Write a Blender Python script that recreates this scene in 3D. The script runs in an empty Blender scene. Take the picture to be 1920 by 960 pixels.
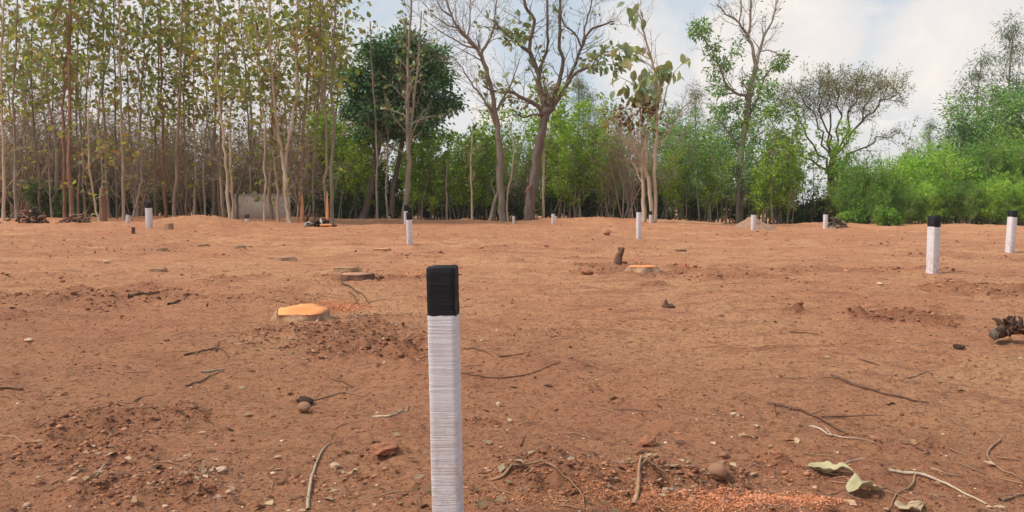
import bpy, math, random
import numpy as np
from mathutils import Vector, Matrix

# ------------------------------------------------------------------ camera, world, sun
scene = bpy.context.scene
col = scene.collection
CAMZ = 1.1
F = 1500.0                      # focal length in photo pixels (1920 wide)
PITCH = math.atan(93 / F)
cam_d = bpy.data.cameras.new('camera'); cam = bpy.data.objects.new('camera', cam_d)
col.objects.link(cam); scene.camera = cam
cam_d.sensor_width = 36; cam_d.lens = 36 * F / 1920
cam_d.clip_start = 0.05; cam_d.clip_end = 6000
cam.location = (0, 0, CAMZ); cam.rotation_euler = (math.pi / 2 - PITCH, 0, 0)

SUN_EL, SUN_AZ = math.radians(50), math.radians(-104)      # azimuth from +Y, clockwise positive
world = bpy.data.worlds.new('World'); scene.world = world; world.use_nodes = True
scene.view_settings.view_transform = 'Standard'; scene.view_settings.look = 'None'
scene.view_settings.gamma = 1; scene.view_settings.exposure = 0.12
scene.render.resolution_x = 1024; scene.render.resolution_y = 512
scene.cycles.max_bounces = 6; scene.cycles.transparent_max_bounces = 4

def px_dir(px, py):
    """world direction of a photo pixel, scaled so that its Y is 1"""
    x, y = (px - 960) / F, (480 - py) / F
    c, s = math.cos(PITCH), math.sin(PITCH)
    return np.array((x, 1.0 * c + y * s, y * c - s)) / (c + y * s)
def P(px, py, d):
    v = px_dir(px, py)
    return np.array((v[0] * d, d, CAMZ + v[2] * d))

def N(nt, typ, **kw):
    n = nt.nodes.new(typ)
    for k, v in kw.items(): setattr(n, k, v)
    return n
def mathn(nt, op, a, b=None, c=None, clamp=False):
    n = N(nt, 'ShaderNodeMath', operation=op, use_clamp=clamp)
    for i, v in enumerate((a, b, c)):
        if v is None: continue
        if isinstance(v, (int, float)): n.inputs[i].default_value = v
        else: nt.links.new(v, n.inputs[i])
    return n.outputs[0]
def mixc(nt, fac, a, b, blend='MIX'):
    n = N(nt, 'ShaderNodeMix', data_type='RGBA', blend_type=blend)
    for sock, v in ((n.inputs['Factor'], fac), (n.inputs[6], a), (n.inputs[7], b)):
        if isinstance(v, (int, float)): sock.default_value = v
        elif isinstance(v, tuple): sock.default_value = (*v, 1)
        else: nt.links.new(v, sock)
    return n.outputs[2]
def noise(nt, scale, detail=4, rough=.55, vec=None, dist=0):
    n = N(nt, 'ShaderNodeTexNoise')
    n.inputs['Scale'].default_value = scale; n.inputs['Detail'].default_value = detail
    n.inputs['Roughness'].default_value = rough; n.inputs['Distortion'].default_value = dist
    if vec is not None: nt.links.new(vec, n.inputs['Vector'])
    return n.outputs['Fac']
def ramp(nt, fac, lo, hi):
    n = N(nt, 'ShaderNodeMapRange', interpolation_type='SMOOTHSTEP')
    nt.links.new(fac, n.inputs['Value']); n.inputs['From Min'].default_value = lo; n.inputs['From Max'].default_value = hi
    return n.outputs['Result']

nt = world.node_tree; nt.nodes.clear()
wo = N(nt, 'ShaderNodeOutputWorld'); bg = N(nt, 'ShaderNodeBackground'); bg.inputs['Strength'].default_value = 0.1
nt.links.new(bg.outputs[0], wo.inputs[0])
sky = N(nt, 'ShaderNodeTexSky', sky_type='NISHITA', sun_disc=False)
sky.sun_elevation = SUN_EL; sky.sun_rotation = SUN_AZ; sky.dust_density = 3; sky.air_density = 1.0
tc = N(nt, 'ShaderNodeTexCoord'); D = tc.outputs['Generated']
sep = N(nt, 'ShaderNodeSeparateXYZ'); nt.links.new(D, sep.inputs[0])
zz = mathn(nt, 'ADD', mathn(nt, 'MAXIMUM', sep.outputs[2], 0.0), 0.22)
dv = N(nt, 'ShaderNodeVectorMath', operation='DIVIDE'); nt.links.new(D, dv.inputs[0])
cmb = N(nt, 'ShaderNodeCombineXYZ')
for i in range(3): nt.links.new(zz, cmb.inputs[i])
nt.links.new(cmb.outputs[0], dv.inputs[1])
cn = noise(nt, 1.7, 7, .55, dv.outputs[0], .3)
cn2 = noise(nt, 5.0, 6, .6, D, .2)
acc = ramp(nt, cn, .57, .70)
# the cumulus banks that stand over the tree line
for (px, py, ra, st) in ((1450, 70, .085, 1.0), (1390, 120, .07, 1.0), (1790, 110, .075, 1.0), (1720, 150, .05, .8), (1640, 345, .16, .6), (1190, 130, .08, .7), (250, 230, .35, .75), (1340, 300, .18, .5), (880, 240, .13, .55)):
    v = px_dir(px, py); v = v / np.linalg.norm(v)
    sub = N(nt, 'ShaderNodeVectorMath', operation='DISTANCE'); nt.links.new(D, sub.inputs[0]); sub.inputs[1].default_value = tuple(v)
    dd = mathn(nt, 'ADD', mathn(nt, 'DIVIDE', sub.outputs['Value'], ra), mathn(nt, 'MULTIPLY', mathn(nt, 'SUBTRACT', cn2, .5), 3.6))
    m = N(nt, 'ShaderNodeMapRange', interpolation_type='SMOOTHSTEP'); nt.links.new(dd, m.inputs['Value'])
    m.inputs['From Min'].default_value = 1.3; m.inputs['From Max'].default_value = .6; m.inputs['To Max'].default_value = st
    acc = mathn(nt, 'MAXIMUM', acc, m.outputs['Result'])
skyc = mixc(nt, .86, sky.outputs[0], (5.9, 6.75, 7.6))
cloudc = mixc(nt, ramp(nt, cn2, .35, .65), (7.9, 7.6, 7.5), (9.5, 8.7, 8.1))
nt.links.new(mixc(nt, acc, skyc, cloudc), bg.inputs['Color'])

sd = bpy.data.lights.new('sun', 'SUN'); sd.energy = 3.4; sd.angle = math.radians(12); sd.color = (1, .91, .79)
sun = bpy.data.objects.new('sun', sd); col.objects.link(sun)
sdir = Vector((math.sin(SUN_AZ) * math.cos(SUN_EL), math.cos(SUN_AZ) * math.cos(SUN_EL), math.sin(SUN_EL)))
sun.rotation_euler = sdir.to_track_quat('Z', 'Y').to_euler(); sun.location = (0, 0, 60)

# ------------------------------------------------------------------ helpers
rng = np.random.default_rng(7)
def _hash(ix, iy, seed):
    h = (ix.astype(np.int64) * 374761393 + iy.astype(np.int64) * 668265263 + seed * 974711) & 0x7fffffff
    h = ((h ^ (h >> 13)) * 1274126177) & 0x7fffffff
    return ((h ^ (h >> 16)) & 0xffff) / 65535.0
def vnoise(x, y, seed=0):
    ix, iy = np.floor(x), np.floor(y); fx, fy = x - ix, y - iy
    fx = fx * fx * (3 - 2 * fx); fy = fy * fy * (3 - 2 * fy)
    a, b = _hash(ix, iy, seed), _hash(ix + 1, iy, seed); c, d = _hash(ix, iy + 1, seed), _hash(ix + 1, iy + 1, seed)
    return (a * (1 - fx) + b * fx) * (1 - fy) + (c * (1 - fx) + d * fx) * fy - .5
def fbm(x, y, s, o=4, seed=0, g=.5):
    r = 0; a = 1
    for i in range(o):
        r = r + a * vnoise(x / s + i * 17.3, y / s - i * 9.1, seed + i); s *= .5; a *= g
    return r
def sstep(a, b, x):
    t = np.clip((x - a) / (b - a), 0, 1); return t * t * (3 - 2 * t)

# rough ground: photo pixel centre, half width px, depth ratio, strength
def flat(px, py):
    v = px_dir(px, py); t = -CAMZ / v[2]; return v[0] * t, t
ROUGH = []
for (px, py, wpx, dep, st) in ((620, 640, 190, 1.3, 1), (700, 520, 90, 1.2, .8), (1210, 515, 120, 1.6, .9), (1360, 520, 80, 1.3, .7),
        (1490, 590, 70, .9, 1), (1670, 598, 100, .9, 1), (1560, 508, 110, .9, .7), (1680, 510, 100, .9, .6), (1830, 548, 90, 1.1, .8),
        (250, 790, 150, .7, .6), (150, 560, 190, 1.5, .6), (420, 525, 80, 1.4, .6), (330, 925, 160, .5, .7), (1250, 900, 260, .5, .7),
        (900, 790, 60, .8, .6), (930, 470, 90, 1.6, .5), (1650, 447, 160, 1.6, .5), (1800, 455, 80, 1.4, .5), (280, 465, 160, 2, .5),
        (700, 900, 60, .5, .5), (720, 855, 50, .5, .6), (1700, 850, 120, .5, .3), (450, 660, 90, .9, .7), (500, 430, 170, 3, .5), (1100, 470, 80, 1.8, .5), (560, 905, 50, .5, .5), (300, 438, 330, 2.2, .5), (900, 432, 420, 1.6, .5), (1480, 436, 330, 1.5, .5), (1150, 452, 260, 1.6, .4), (700, 445, 160, 2, .45), (60, 520, 120, 1, .4), (520, 560, 110, .8, .4), (1800, 480, 160, 1.2, .4), (1050, 640, 120, .5, .3), (130, 860, 140, .6, .5), (1500, 900, 130, .4, .5)):
    x, y = flat(px, py); w = wpx / F * y
    ROUGH.append((x, y, w, w * dep, st))
def rough(x, y):
    r = 0
    n = fbm(x, y, .6, 3, 91)
    for cx, cy, rx, ry, st in ROUGH:
        q = np.sqrt(((x - cx) / rx) ** 2 + ((y - cy) / ry) ** 2) + n * 1.3
        r = np.maximum(r, st * (1 - sstep(.6, 1.05, q)))
    return r
MX, MY = P(372, 400, 36)[0], 36.0
def gz(x, y):
    x = np.asarray(x, float); y = np.asarray(y, float)
    lf = 1 - sstep(6, 14, x)
    z = .24 * sstep(26, 44, y) * lf + .12 * sstep(20, 36, y) * (1 - sstep(-16, -8, x))
    z = z + .50 * np.exp(-(((x - MX) / 2.1) ** 2 + ((y - MY) / 1.6) ** 2) ** 1.1)
    # low bulldozed ridge along the edge of the wood
    edge = 43 + 1.2 * fbm(x, x * 0, 9, 2, 5)
    z = z + (.16 + .22 * fbm(x, y, 2.2, 3, 8)) * np.exp(-((y - edge) / 1.6) ** 2) * .8
    far = 1 - sstep(60, 140, np.hypot(x, y))
    z = z + far * (.10 * fbm(x, y, 6, 2, 11) + .06 * fbm(x, y, 1.5, 3, 12) + .032 * fbm(x, y, .34, 4, 13, .62))
    u = x * .94 + y * .34; v = y * .94 - x * .34
    z = z + far * .075 * np.abs(fbm(u / 4, v, .55, 3, 55)) * (1 - sstep(0, 5, x)) + far * .06 * np.abs(fbm(x / 5, y - x * .1, .7, 3, 56)) * sstep(-2, 4, x)
    r = rough(x, y)
    z = z + r * (.10 * fbm(x, y, .22, 4, 21, .65) + .04 * np.abs(fbm(x, y, .1, 2, 22)) + .02)
    near = 1 - sstep(6, 14, np.hypot(x, y))
    z = z + near * .012 * np.abs(fbm(x + .3 * fbm(x, y, .4, 2, 40), y * 1.6, .13, 3, 31))
    return z
def ground(px, py):
    """where the sight line of a photo pixel meets the ground"""
    v = px_dir(px, py); ts = np.geomspace(1.2, 80, 2500)
    zz_ = CAMZ + v[2] * ts - gz(v[0] * ts, ts)
    k = np.argmax(zz_ < 0) or -1
    t = ts[k]; x, y = v[0] * t, t
    return np.array((x, y, float(gz(x, y))))
def gpt(px, d):
    x = px_dir(px, 400)[0] * d; return np.array((x, d, float(gz(x, d))))

def new_mesh(name, V, Fc, mats=None, smooth=False, midx=None):
    me = bpy.data.meshes.new(name)
    V = np.asarray(V, np.float32).reshape(-1, 3)
    if isinstance(Fc, np.ndarray):
        n, k = Fc.shape; flat_ = Fc.astype(np.int32).ravel(); tot = np.full(n, k, np.int32)
    else:
        tot = np.array([len(f) for f in Fc], np.int32); flat_ = np.fromiter((i for f in Fc for i in f), np.int32, int(tot.sum())); n = len(tot)
    me.vertices.add(len(V)); me.vertices.foreach_set('co', V.ravel())
    me.loops.add(len(flat_)); me.loops.foreach_set('vertex_index', flat_)
    me.polygons.add(n)
    st = np.zeros(n, np.int32); st[1:] = np.cumsum(tot)[:-1]
    me.polygons.foreach_set('loop_start', st); me.polygons.foreach_set('loop_total', tot)
    if smooth: me.polygons.foreach_set('use_smooth', np.ones(n, bool))
    if midx is not None: me.polygons.foreach_set('material_index', np.asarray(midx, np.int32))
    me.update(calc_edges=True)
    for m in (mats or []): me.materials.append(m)
    return me
def obj(name, me, parent=None, loc=None, rz=0, sc=None):
    o = bpy.data.objects.new(name, me); col.objects.link(o)
    if parent is not None: o.parent = parent
    if loc is not None: o.location = tuple(loc)
    if rz: o.rotation_euler = (0, 0, rz)
    if sc is not None: o.scale = (sc, sc, sc) if isinstance(sc, (int, float)) else sc
    return o
def tag(o, label=None, cat=None, group=None, kind=None):
    if label: o['label'] = label
    if cat: o['category'] = cat
    if group: o['group'] = group
    if kind: o['kind'] = kind
    return o
def empty(name, loc, rz=0): 
    o = bpy.data.objects.new(name, None); col.objects.link(o); o.location = tuple(loc); o.rotation_euler = (0, 0, rz); o.empty_display_size = .2
    return o

# ------------------------------------------------------------------ materials
def material(name):
    m = bpy.data.materials.new(name); m.use_nodes = True; t = m.node_tree; t.nodes.clear()
    out = N(t, 'ShaderNodeOutputMaterial'); b = N(t, 'ShaderNodeBsdfPrincipled'); t.links.new(b.outputs[0], out.inputs[0])
    b.inputs['Roughness'].default_value = .9; b.inputs['Specular IOR Level'].default_value = .2
    return m, t, b, out
def bump(t, b, h, dist, strength=1.0, prev=None):
    n = N(t, 'ShaderNodeBump'); n.inputs['Distance'].default_value = dist; n.inputs['Strength'].default_value = strength
    t.links.new(h, n.inputs['Height'])
    if prev is not None: t.links.new(prev, n.inputs['Normal'])
    t.links.new(n.outputs[0], b.inputs['Normal']); return n.outputs[0]
def objco(t, scale=None):
    tc = N(t, 'ShaderNodeTexCoord')
    if scale is None: return tc.outputs['Object']
    mp = N(t, 'ShaderNodeMapping'); mp.inputs['Scale'].default_value = scale; t.links.new(tc.outputs['Object'], mp.inputs[0]); return mp.outputs[0]

def soil_mat():
    m, t, b, o = material('red_soil')
    g = N(t, 'ShaderNodeNewGeometry').outputs['Position']
    at = N(t, 'ShaderNodeAttribute', attribute_name='tone'); sp = N(t, 'ShaderNodeSeparateColor'); t.links.new(at.outputs['Color'], sp.inputs[0])
    c = mixc(t, ramp(t, noise(t, .35, 5, .6, g), .35, .65), (.88, .46, .24), (.80, .365, .195))
    c = mixc(t, mathn(t, 'MULTIPLY', ramp(t, noise(t, 1.3, 7, .7, g), .48, .68), .6), c, (.56, .23, .12))
    c = mixc(t, mathn(t, 'MULTIPLY', ramp(t, noise(t, 4.5, 6, .75, g), .52, .66), .5), c, (.44, .17, .085))
    mp = N(t, 'ShaderNodeMapping'); mp.inputs['Scale'].default_value = (.55, 1.7, 1); mp.inputs['Rotation'].default_value = (0, 0, .12); t.links.new(g, mp.inputs[0])
    c = mixc(t, mathn(t, 'MULTIPLY', ramp(t, noise(t, 1.5, 8, .78, mp.outputs[0], .6), .53, .63), .62), c, (.42, .16, .085))
    c = mixc(t, mathn(t, 'MULTIPLY', ramp(t, noise(t, 4.2, 7, .8, mp.outputs[0], .4), .58, .66), .6), c, (.30, .11, .06))
    c = mixc(t, mathn(t, 'MULTIPLY', sp.outputs[0], .62), c, (.40, .155, .082))          # dug-over patches
    c = mixc(t, mathn(t, 'MULTIPLY', sp.outputs[2], .6), c, (.64, .285, .155))            # browner trodden soil in front
    c = mixc(t, mathn(t, 'MULTIPLY', ramp(t, noise(t, 11, 7, .78, g), .53, .64), .65), c, (.30, .115, .062))  # dark speckle: moist crumbs and the shade between them, painted into soil colour
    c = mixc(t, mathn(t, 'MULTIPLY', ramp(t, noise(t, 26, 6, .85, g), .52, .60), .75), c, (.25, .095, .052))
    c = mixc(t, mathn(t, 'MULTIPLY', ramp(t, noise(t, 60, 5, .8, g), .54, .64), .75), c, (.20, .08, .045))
    c = mixc(t, mathn(t, 'MULTIPLY', ramp(t, noise(t, 45, 4, .8, g), .60, .70), .55), c, (.80, .50, .32))
    c = mixc(t, mathn(t, 'MULTIPLY', ramp(t, noise(t, 130, 3, .8, g), .62, .72), .4), c, (.80, .52, .36))
    c = mixc(t, mathn(t, 'MULTIPLY', sp.outputs[1], ramp(t, noise(t, 30, 4, .8, g), .36, .56)), c, (.75, .25, .10))     # sawdust
    t.links.new(c, b.inputs['Base Color'])
    n1 = bump(t, b, noise(t, 9, 8, .75, g), .07, .8)
    n2 = bump(t, b, noise(t, 60, 6, .85, g), .035, 1.0, n1)
    bump(t, b, noise(t, 3, 9, .85, g), .2, .6, n2)
    return m
def wood_bark(name, c1, c2, scale=6, stretch=.25, bd=.03):
    m, t, b, o = material(name)
    v = objco(t, (1, 1, stretch))
    oi = N(t, 'ShaderNodeObjectInfo').outputs['Random']
    f = ramp(t, noise(t, scale, 6, .7, v), .35, .68)
    c = mixc(t, f, c1, c2)
    c = mixc(t, mathn(t, 'MULTIPLY', oi, .45), c, tuple(x * .62 for x in c1))
    t.links.new(c, b.inputs['Base Color']); bump(t, b, noise(t, scale * 3, 5, .7, v), bd, .8)
    return m
def leaf_mat(name, cols, trans=.35, gloss=False):
    """colours picked leaf by leaf"""
    m = bpy.data.materials.new(name); m.use_nodes = True; t = m.node_tree; t.nodes.clear()
    out = N(t, 'ShaderNodeOutputMaterial')
    geo = N(t, 'ShaderNodeNewGeometry'); oi = N(t, 'ShaderNodeObjectInfo').outputs['Random']
    r = mathn(t, 'FRACT', mathn(t, 'ADD', geo.outputs['Random Per Island'], oi))
    cr = N(t, 'ShaderNodeValToRGB'); t.links.new(r, cr.inputs[0]); cr.color_ramp.interpolation = 'CONSTANT'
    el = cr.color_ramp.elements
    while len(el) > 1: el.remove(el[-1])
    el[0].position = 0; el[0].color = (*cols[0], 1)
    for i, c in enumerate(cols[1:]): e = el.new((i + 1) / len(cols)); e.color = (*c, 1)
    cc = mixc(t, ramp(t, noise(t, .5, 3, .5, objco(t)), .4, .6), cr.outputs[0], mixc(t, 1.0, cr.outputs[0], (.72, .8, .8), 'MULTIPLY'))
    d = N(t, 'ShaderNodeBsdfDiffuse'); tr = N(t, 'ShaderNodeBsdfTranslucent')
    t.links.new(cc, d.inputs[0]); t.links.new(mixc(t, 1.0, cc, (1.1, 1.2, .7), 'MULTIPLY'), tr.inputs[0])
    mx = N(t, 'ShaderNodeMixShader'); mx.inputs[0].default_value = trans
    t.links.new(d.outputs[0], mx.inputs[1]); t.links.new(tr.outputs[0], mx.inputs[2]); last = mx.outputs[0]
    if gloss:
        g = N(t, 'ShaderNodeBsdfGlossy'); g.inputs['Roughness'].default_value = .45; g.inputs[0].default_value = (.8, .85, .9, 1)
        m2 = N(t, 'ShaderNodeMixShader'); m2.inputs[0].default_value = .06; t.links.new(last, m2.inputs[1]); t.links.new(g.outputs[0], m2.inputs[2]); last = m2.outputs[0]
    t.links.new(last, out.inputs[0]); return m
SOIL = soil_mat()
BARK = dict(
    pale=wood_bark('pale_bark', (.48, .37, .265), (.64, .52, .385), 5),
    grey=wood_bark('grey_bark', (.27, .22, .175), (.43, .36, .29), 6),
    brown=wood_bark('brown_bark', (.24, .175, .125), (.39, .295, .22), 6),
    red=wood_bark('red_brown_bark', (.25, .13, .085), (.38, .22, .15), 6),
    dark=wood_bark('dark_bark', (.14, .108, .085), (.27, .215, .17), 7),
    root=wood_bark('root_bark', (.32, .18, .105), (.50, .31, .19), 20, .6, .006), rootdark=wood_bark('dark_root_bark', (.12, .06, .04), (.24, .13, .085), 20, .6, .006),
    twig=wood_bark('dry_twig_bark', (.30, .225, .175), (.44, .35, .28), 9),
    rosy=wood_bark('rosy_twig_bark', (.36, .265, .205), (.48, .37, .29), 9),
)
LEAF = dict(
    teak=leaf_mat('teak_leaf', [(0.248, 0.288, 0.083), (0.349, 0.366, 0.101), (0.203, 0.228, 0.092), (0.458, 0.436, 0.101), (0.275, 0.288, 0.125), (0.440, 0.297, 0.142), (0.294, 0.332, 0.117)], .4),
    teak_yellow=leaf_mat('yellow_teak_leaf', [(0.309, 0.325, 0.077), (0.433, 0.402, 0.077), (0.247, 0.278, 0.077), (0.402, 0.263, 0.092), (0.309, 0.201, 0.108)], .4),
    grey_teak=leaf_mat('grey_green_teak_leaf', [(0.275, 0.361, 0.158), (0.338, 0.412, 0.185), (0.402, 0.351, 0.166), (0.212, 0.268, 0.129), (0.444, 0.453, 0.185)], .3, True),
    mango=leaf_mat('dark_green_leaf', [(0.089, 0.196, 0.061), (0.125, 0.275, 0.076), (0.076, 0.161, 0.057), (0.176, 0.344, 0.085), (0.113, 0.217, 0.085)], .25, True),
    lime=leaf_mat('yellow_green_leaf', [(0.381, 0.549, 0.061), (0.293, 0.440, 0.070), (0.497, 0.637, 0.086), (0.235, 0.352, 0.061)], .4),
    bush=leaf_mat('bright_green_leaf', [(0.396, 0.654, 0.096), (0.305, 0.542, 0.089), (0.580, 0.790, 0.118), (0.228, 0.406, 0.081), (0.487, 0.676, 0.148)], .4),
    bush_deep=leaf_mat('deep_green_leaf', [(0.232, 0.409, 0.075), (0.179, 0.330, 0.070), (0.299, 0.488, 0.088), (0.149, 0.264, 0.066)], .4),
    bluegreen=leaf_mat('blue_green_leaf', [(0.256, 0.431, 0.135), (0.200, 0.355, 0.127), (0.371, 0.532, 0.158), (0.171, 0.279, 0.103)], .35),
    olive=leaf_mat('olive_leaf', [(0.259, 0.298, 0.091), (0.346, 0.366, 0.109), (0.194, 0.238, 0.091), (0.324, 0.258, 0.109)], .35),
    dry=leaf_mat('dry_brown_leaf', [(0.378, 0.264, 0.173), (0.465, 0.330, 0.217), (0.293, 0.198, 0.129), (0.343, 0.282, 0.145)], .35),
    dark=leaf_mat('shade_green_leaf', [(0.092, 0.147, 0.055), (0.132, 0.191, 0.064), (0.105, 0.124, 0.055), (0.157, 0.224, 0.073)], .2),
    feather=leaf_mat('feathery_grey_leaf', [(0.281, 0.275, 0.148), (0.352, 0.331, 0.189), (0.234, 0.229, 0.139), (0.328, 0.251, 0.159)], .3),
    euc=leaf_mat('eucalypt_leaf', [(0.169, 0.237, 0.155), (0.224, 0.301, 0.185), (0.134, 0.184, 0.123), (0.202, 0.259, 0.165)], .3),
)
def plain(name, c1, c2, scale, bd=.004, rough_=.9):
    m, t, b, o = material(name); v = objco(t)
    t.links.new(mixc(t, ramp(t, noise(t, scale, 6, .7, v), .35, .65), c1, c2), b.inputs['Base Color'])
    b.inputs['Roughness'].default_value = rough_
    bump(t, b, noise(t, scale * 2.5, 5, .7, v), bd, .8); return m
def paint(name, base, dirt, dirtamt, stroke):
    m, t, b, o = material(name); v = objco(t)
    h = noise(t, 1, 3, .6, objco(t, (3, 3, 105)), .5); h2 = noise(t, 1, 2, .5, objco(t, (14, 14, 420)))
    c = mixc(t, ramp(t, h, .35, .7), base, tuple(x * stroke for x in base))
    c = mixc(t, mathn(t, 'MULTIPLY', ramp(t, noise(t, 9, 6, .7, v), .5, .75), dirtamt), c, dirt)
    c = mixc(t, mathn(t, 'MULTIPLY', ramp(t, noise(t, 55, 3, .7, v), .68, .74), dirtamt * 1.6), c, tuple(x * .4 for x in dirt))
    sz_ = N(t, 'ShaderNodeSeparateXYZ'); t.links.new(v, sz_.inputs[0])
    low = N(t, 'ShaderNodeMapRange'); t.links.new(sz_.outputs[2], low.inputs['Value']); low.inputs['From Min'].default_value = .5; low.inputs['From Max'].default_value = 0
    c = mixc(t, mathn(t, 'MULTIPLY', mathn(t, 'MULTIPLY', low.outputs[0], dirtamt * 1.6), ramp(t, noise(t, 16, 6, .75, v), .42, .62)), c, (.46, .25, .15))
    c = mixc(t, mathn(t, 'MULTIPLY', ramp(t, noise(t, 22, 4, .7, objco(t, (1, 1, .35))), .64, .70), dirtamt * 1.3), c, (.40, .33, .30))
    t.links.new(c, b.inputs['Base Color']); b.inputs['Roughness'].default_value = .7
    n = bump(t, b, h, .0025, .7); bump(t, b, h2, .002, .7, n); return m
WHITE = paint('white_limewash', (.74, .71, .74), (.50, .36, .29), .45, .80)
BLACK = paint('black_paint', (.012, .012, .014), (.05, .035, .03), .4, 1.7)
CONC = plain('cast_concrete', (.42, .37, .34), (.52, .47, .43), 9)
PLASTER = plain('wall_plaster', (.60, .49, .40), (.68, .57, .47), 1.3, .01)
GRAVEL = plain('grey_gravel', (.34, .19, .125), (.50, .30, .21), 9, .1)
STONE = plain('brown_stone', (.38, .185, .11), (.54, .30, .195), 14, .01)
PALESTONE = plain('pale_stone', (.60, .39, .25), (.74, .52, .36), 20, .005)
CHAR = plain('charred_wood', (.045, .028, .022), (.16, .085, .055), 14, .02)
def island_mat(name, cols, bd=.01):
    m, t, b, o = material(name); g = N(t, 'ShaderNodeNewGeometry'); cr = N(t, 'ShaderNodeValToRGB'); t.links.new(g.outputs['Random Per Island'], cr.inputs[0])
    el = cr.color_ramp.elements; el[0].color = (*cols[0], 1); el[1].color = (*cols[-1], 1)
    for i, c in enumerate(cols[1:-1]): e = el.new((i + 1) / (len(cols) - 1)); e.color = (*c, 1)
    t.links.new(cr.outputs[0], b.inputs['Base Color']); bump(t, b, noise(t, 90, 4, .7, g.outputs['Position']), bd, .8); return m
CLOD = island_mat('clod_soil', [(.13, .055, .034), (.22, .09, .052), (.32, .135, .076), (.42, .185, .10), (.54, .26, .15)])
SAW = leaf_mat('sawdust_flake', [(.80, .33, .17), (.70, .24, .12), (.88, .46, .28), (.52, .19, .10)], 0)
CUTWOOD = plain('fresh_cut_wood', (.78, .38, .17), (.70, .28, .12), 20)
RAG = plain('white_rag', (.75, .74, .72), (.6, .6, .6), 8)
TARP = plain('black_plastic', (.02, .02, .022), (.05, .05, .055), 8, .02, .5)
GREYTARP = plain('grey_sacking', (.28, .25, .24), (.4, .37, .36), 8, .02)
def face_mat():
    m, t, b, o = material('stump_cut_face'); v = objco(t)
    ln = N(t, 'ShaderNodeVectorMath', operation='LENGTH'); t.links.new(v, ln.inputs[0])
    rr = mathn(t, 'ADD', ln.outputs['Value'], mathn(t, 'MULTIPLY', noise(t, 6, 3, .5, v), .05))
    rings = mathn(t, 'FRACT', mathn(t, 'MULTIPLY', rr, 55))
    c = mixc(t, ramp(t, ln.outputs['Value'], .05, .24), (.84, .26, .09), (.93, .38, .15))
    c = mixc(t, mathn(t, 'MULTIPLY', rings, .25), c, (.55, .20, .08))
    c = mixc(t, ramp(t, noise(t, 9, 5, .7, v), .55, .75), c, (.84, .30, .11))
    gr = N(t, 'ShaderNodeTexGradient', gradient_type='RADIAL'); t.links.new(v, gr.inputs[0])
    ck = mathn(t, 'ABSOLUTE', mathn(t, 'SUBTRACT', mathn(t, 'FRACT', mathn(t, 'ADD', mathn(t, 'MULTIPLY', gr.outputs['Fac'], 7), mathn(t, 'MULTIPLY', noise(t, 12, 3, .6, v), .5))), .5))
    c = mixc(t, mathn(t, 'MULTIPLY', ramp(t, ck, .035, .0), .6), c, (.30, .12, .06))
    c = mixc(t, mathn(t, 'MULTIPLY', ramp(t, noise(t, 26, 5, .75, v), .55, .7), .45), c, (.62, .27, .12))
    t.links.new(c, b.inputs['Base Color']); bump(t, b, noise(t, 50, 3, .7, objco(t, (1, .1, 1))), .004); return m
FACE = face_mat()

# ------------------------------------------------------------------ ground
def build_ground():
    fan = math.radians(44)
    a = np.concatenate([np.linspace(-fan, fan, 620), np.linspace(fan, 2 * math.pi - fan, 70)[1:-1]])
    u = np.linspace(0, 1, 430)
    r1 = 1 / (1 / 1.5 + (1 / 75 - 1 / 1.5) * u); r2 = 1.5 * (75 / 1.5) ** u
    rad = np.concatenate([[.25, .6, 1.0], np.sort(.45 * r1 + .55 * r2), np.geomspace(80, 900, 20)])
    A, R = np.meshgrid(a, rad); X, Y = R * np.sin(A), R * np.cos(A)
    Z = gz(X, Y)
    nr, na = X.shape
    V = np.stack([X, Y, Z], -1).reshape(-1, 3)
    i = np.arange(nr - 1)[:, None] * na; j = np.arange(na)[None, :]; j2 = (j + 1) % na
    Fc = np.stack([i + j, i + j2, i + na + j2, i + na + j], -1).reshape(-1, 4)[:, ::-1]
    V = np.vstack([V, [[0, 0, float(gz(0, 0))]]]); c = len(V) - 1
    faces = Fc.tolist() + [[c, (k + 1) % na, k] for k in range(na)]
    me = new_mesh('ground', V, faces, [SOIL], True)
    x, y = V[:, 0], V[:, 1]
    ro = rough(x, y)
    saw = np.zeros(len(V))
    n = fbm(x, y, .3, 4, 61)
    for (px, py, w, h, s) in SAWP:
        gx, gy = flat(px, py); w = w / F * gy
        saw = np.maximum(saw, s * (1 - sstep(.4, 1.1, np.hypot((x - gx) / w, (y - gy) / (w * h)) + n * 1.2)))
    front = 1 - sstep(3.5, 9, np.hypot(x, y) + 2.5 * fbm(x, y, 3, 3, 71) - np.clip(-x * .9, -2, 4))
    ca = me.color_attributes.new('tone', 'FLOAT_COLOR', 'POINT')
    ca.data.foreach_set('color', np.stack([ro, saw, front, np.ones(len(V))], -1).astype(np.float32).ravel())
    o = obj('ground', me); tag(o, 'cleared red brown soil, bare and uneven', None, None, 'structure')
SAWP = [(1340, 945, 190, .32, 1), (1180, 935, 60, .6, .8), (985, 950, 110, .2, .4), (640, 572, 60, 1.3, .8), (1288, 508, 26, 2.2, 1), (800, 512, 90, 1.6, .35), (1500, 940, 90, .2, .5)]
build_ground()

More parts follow.
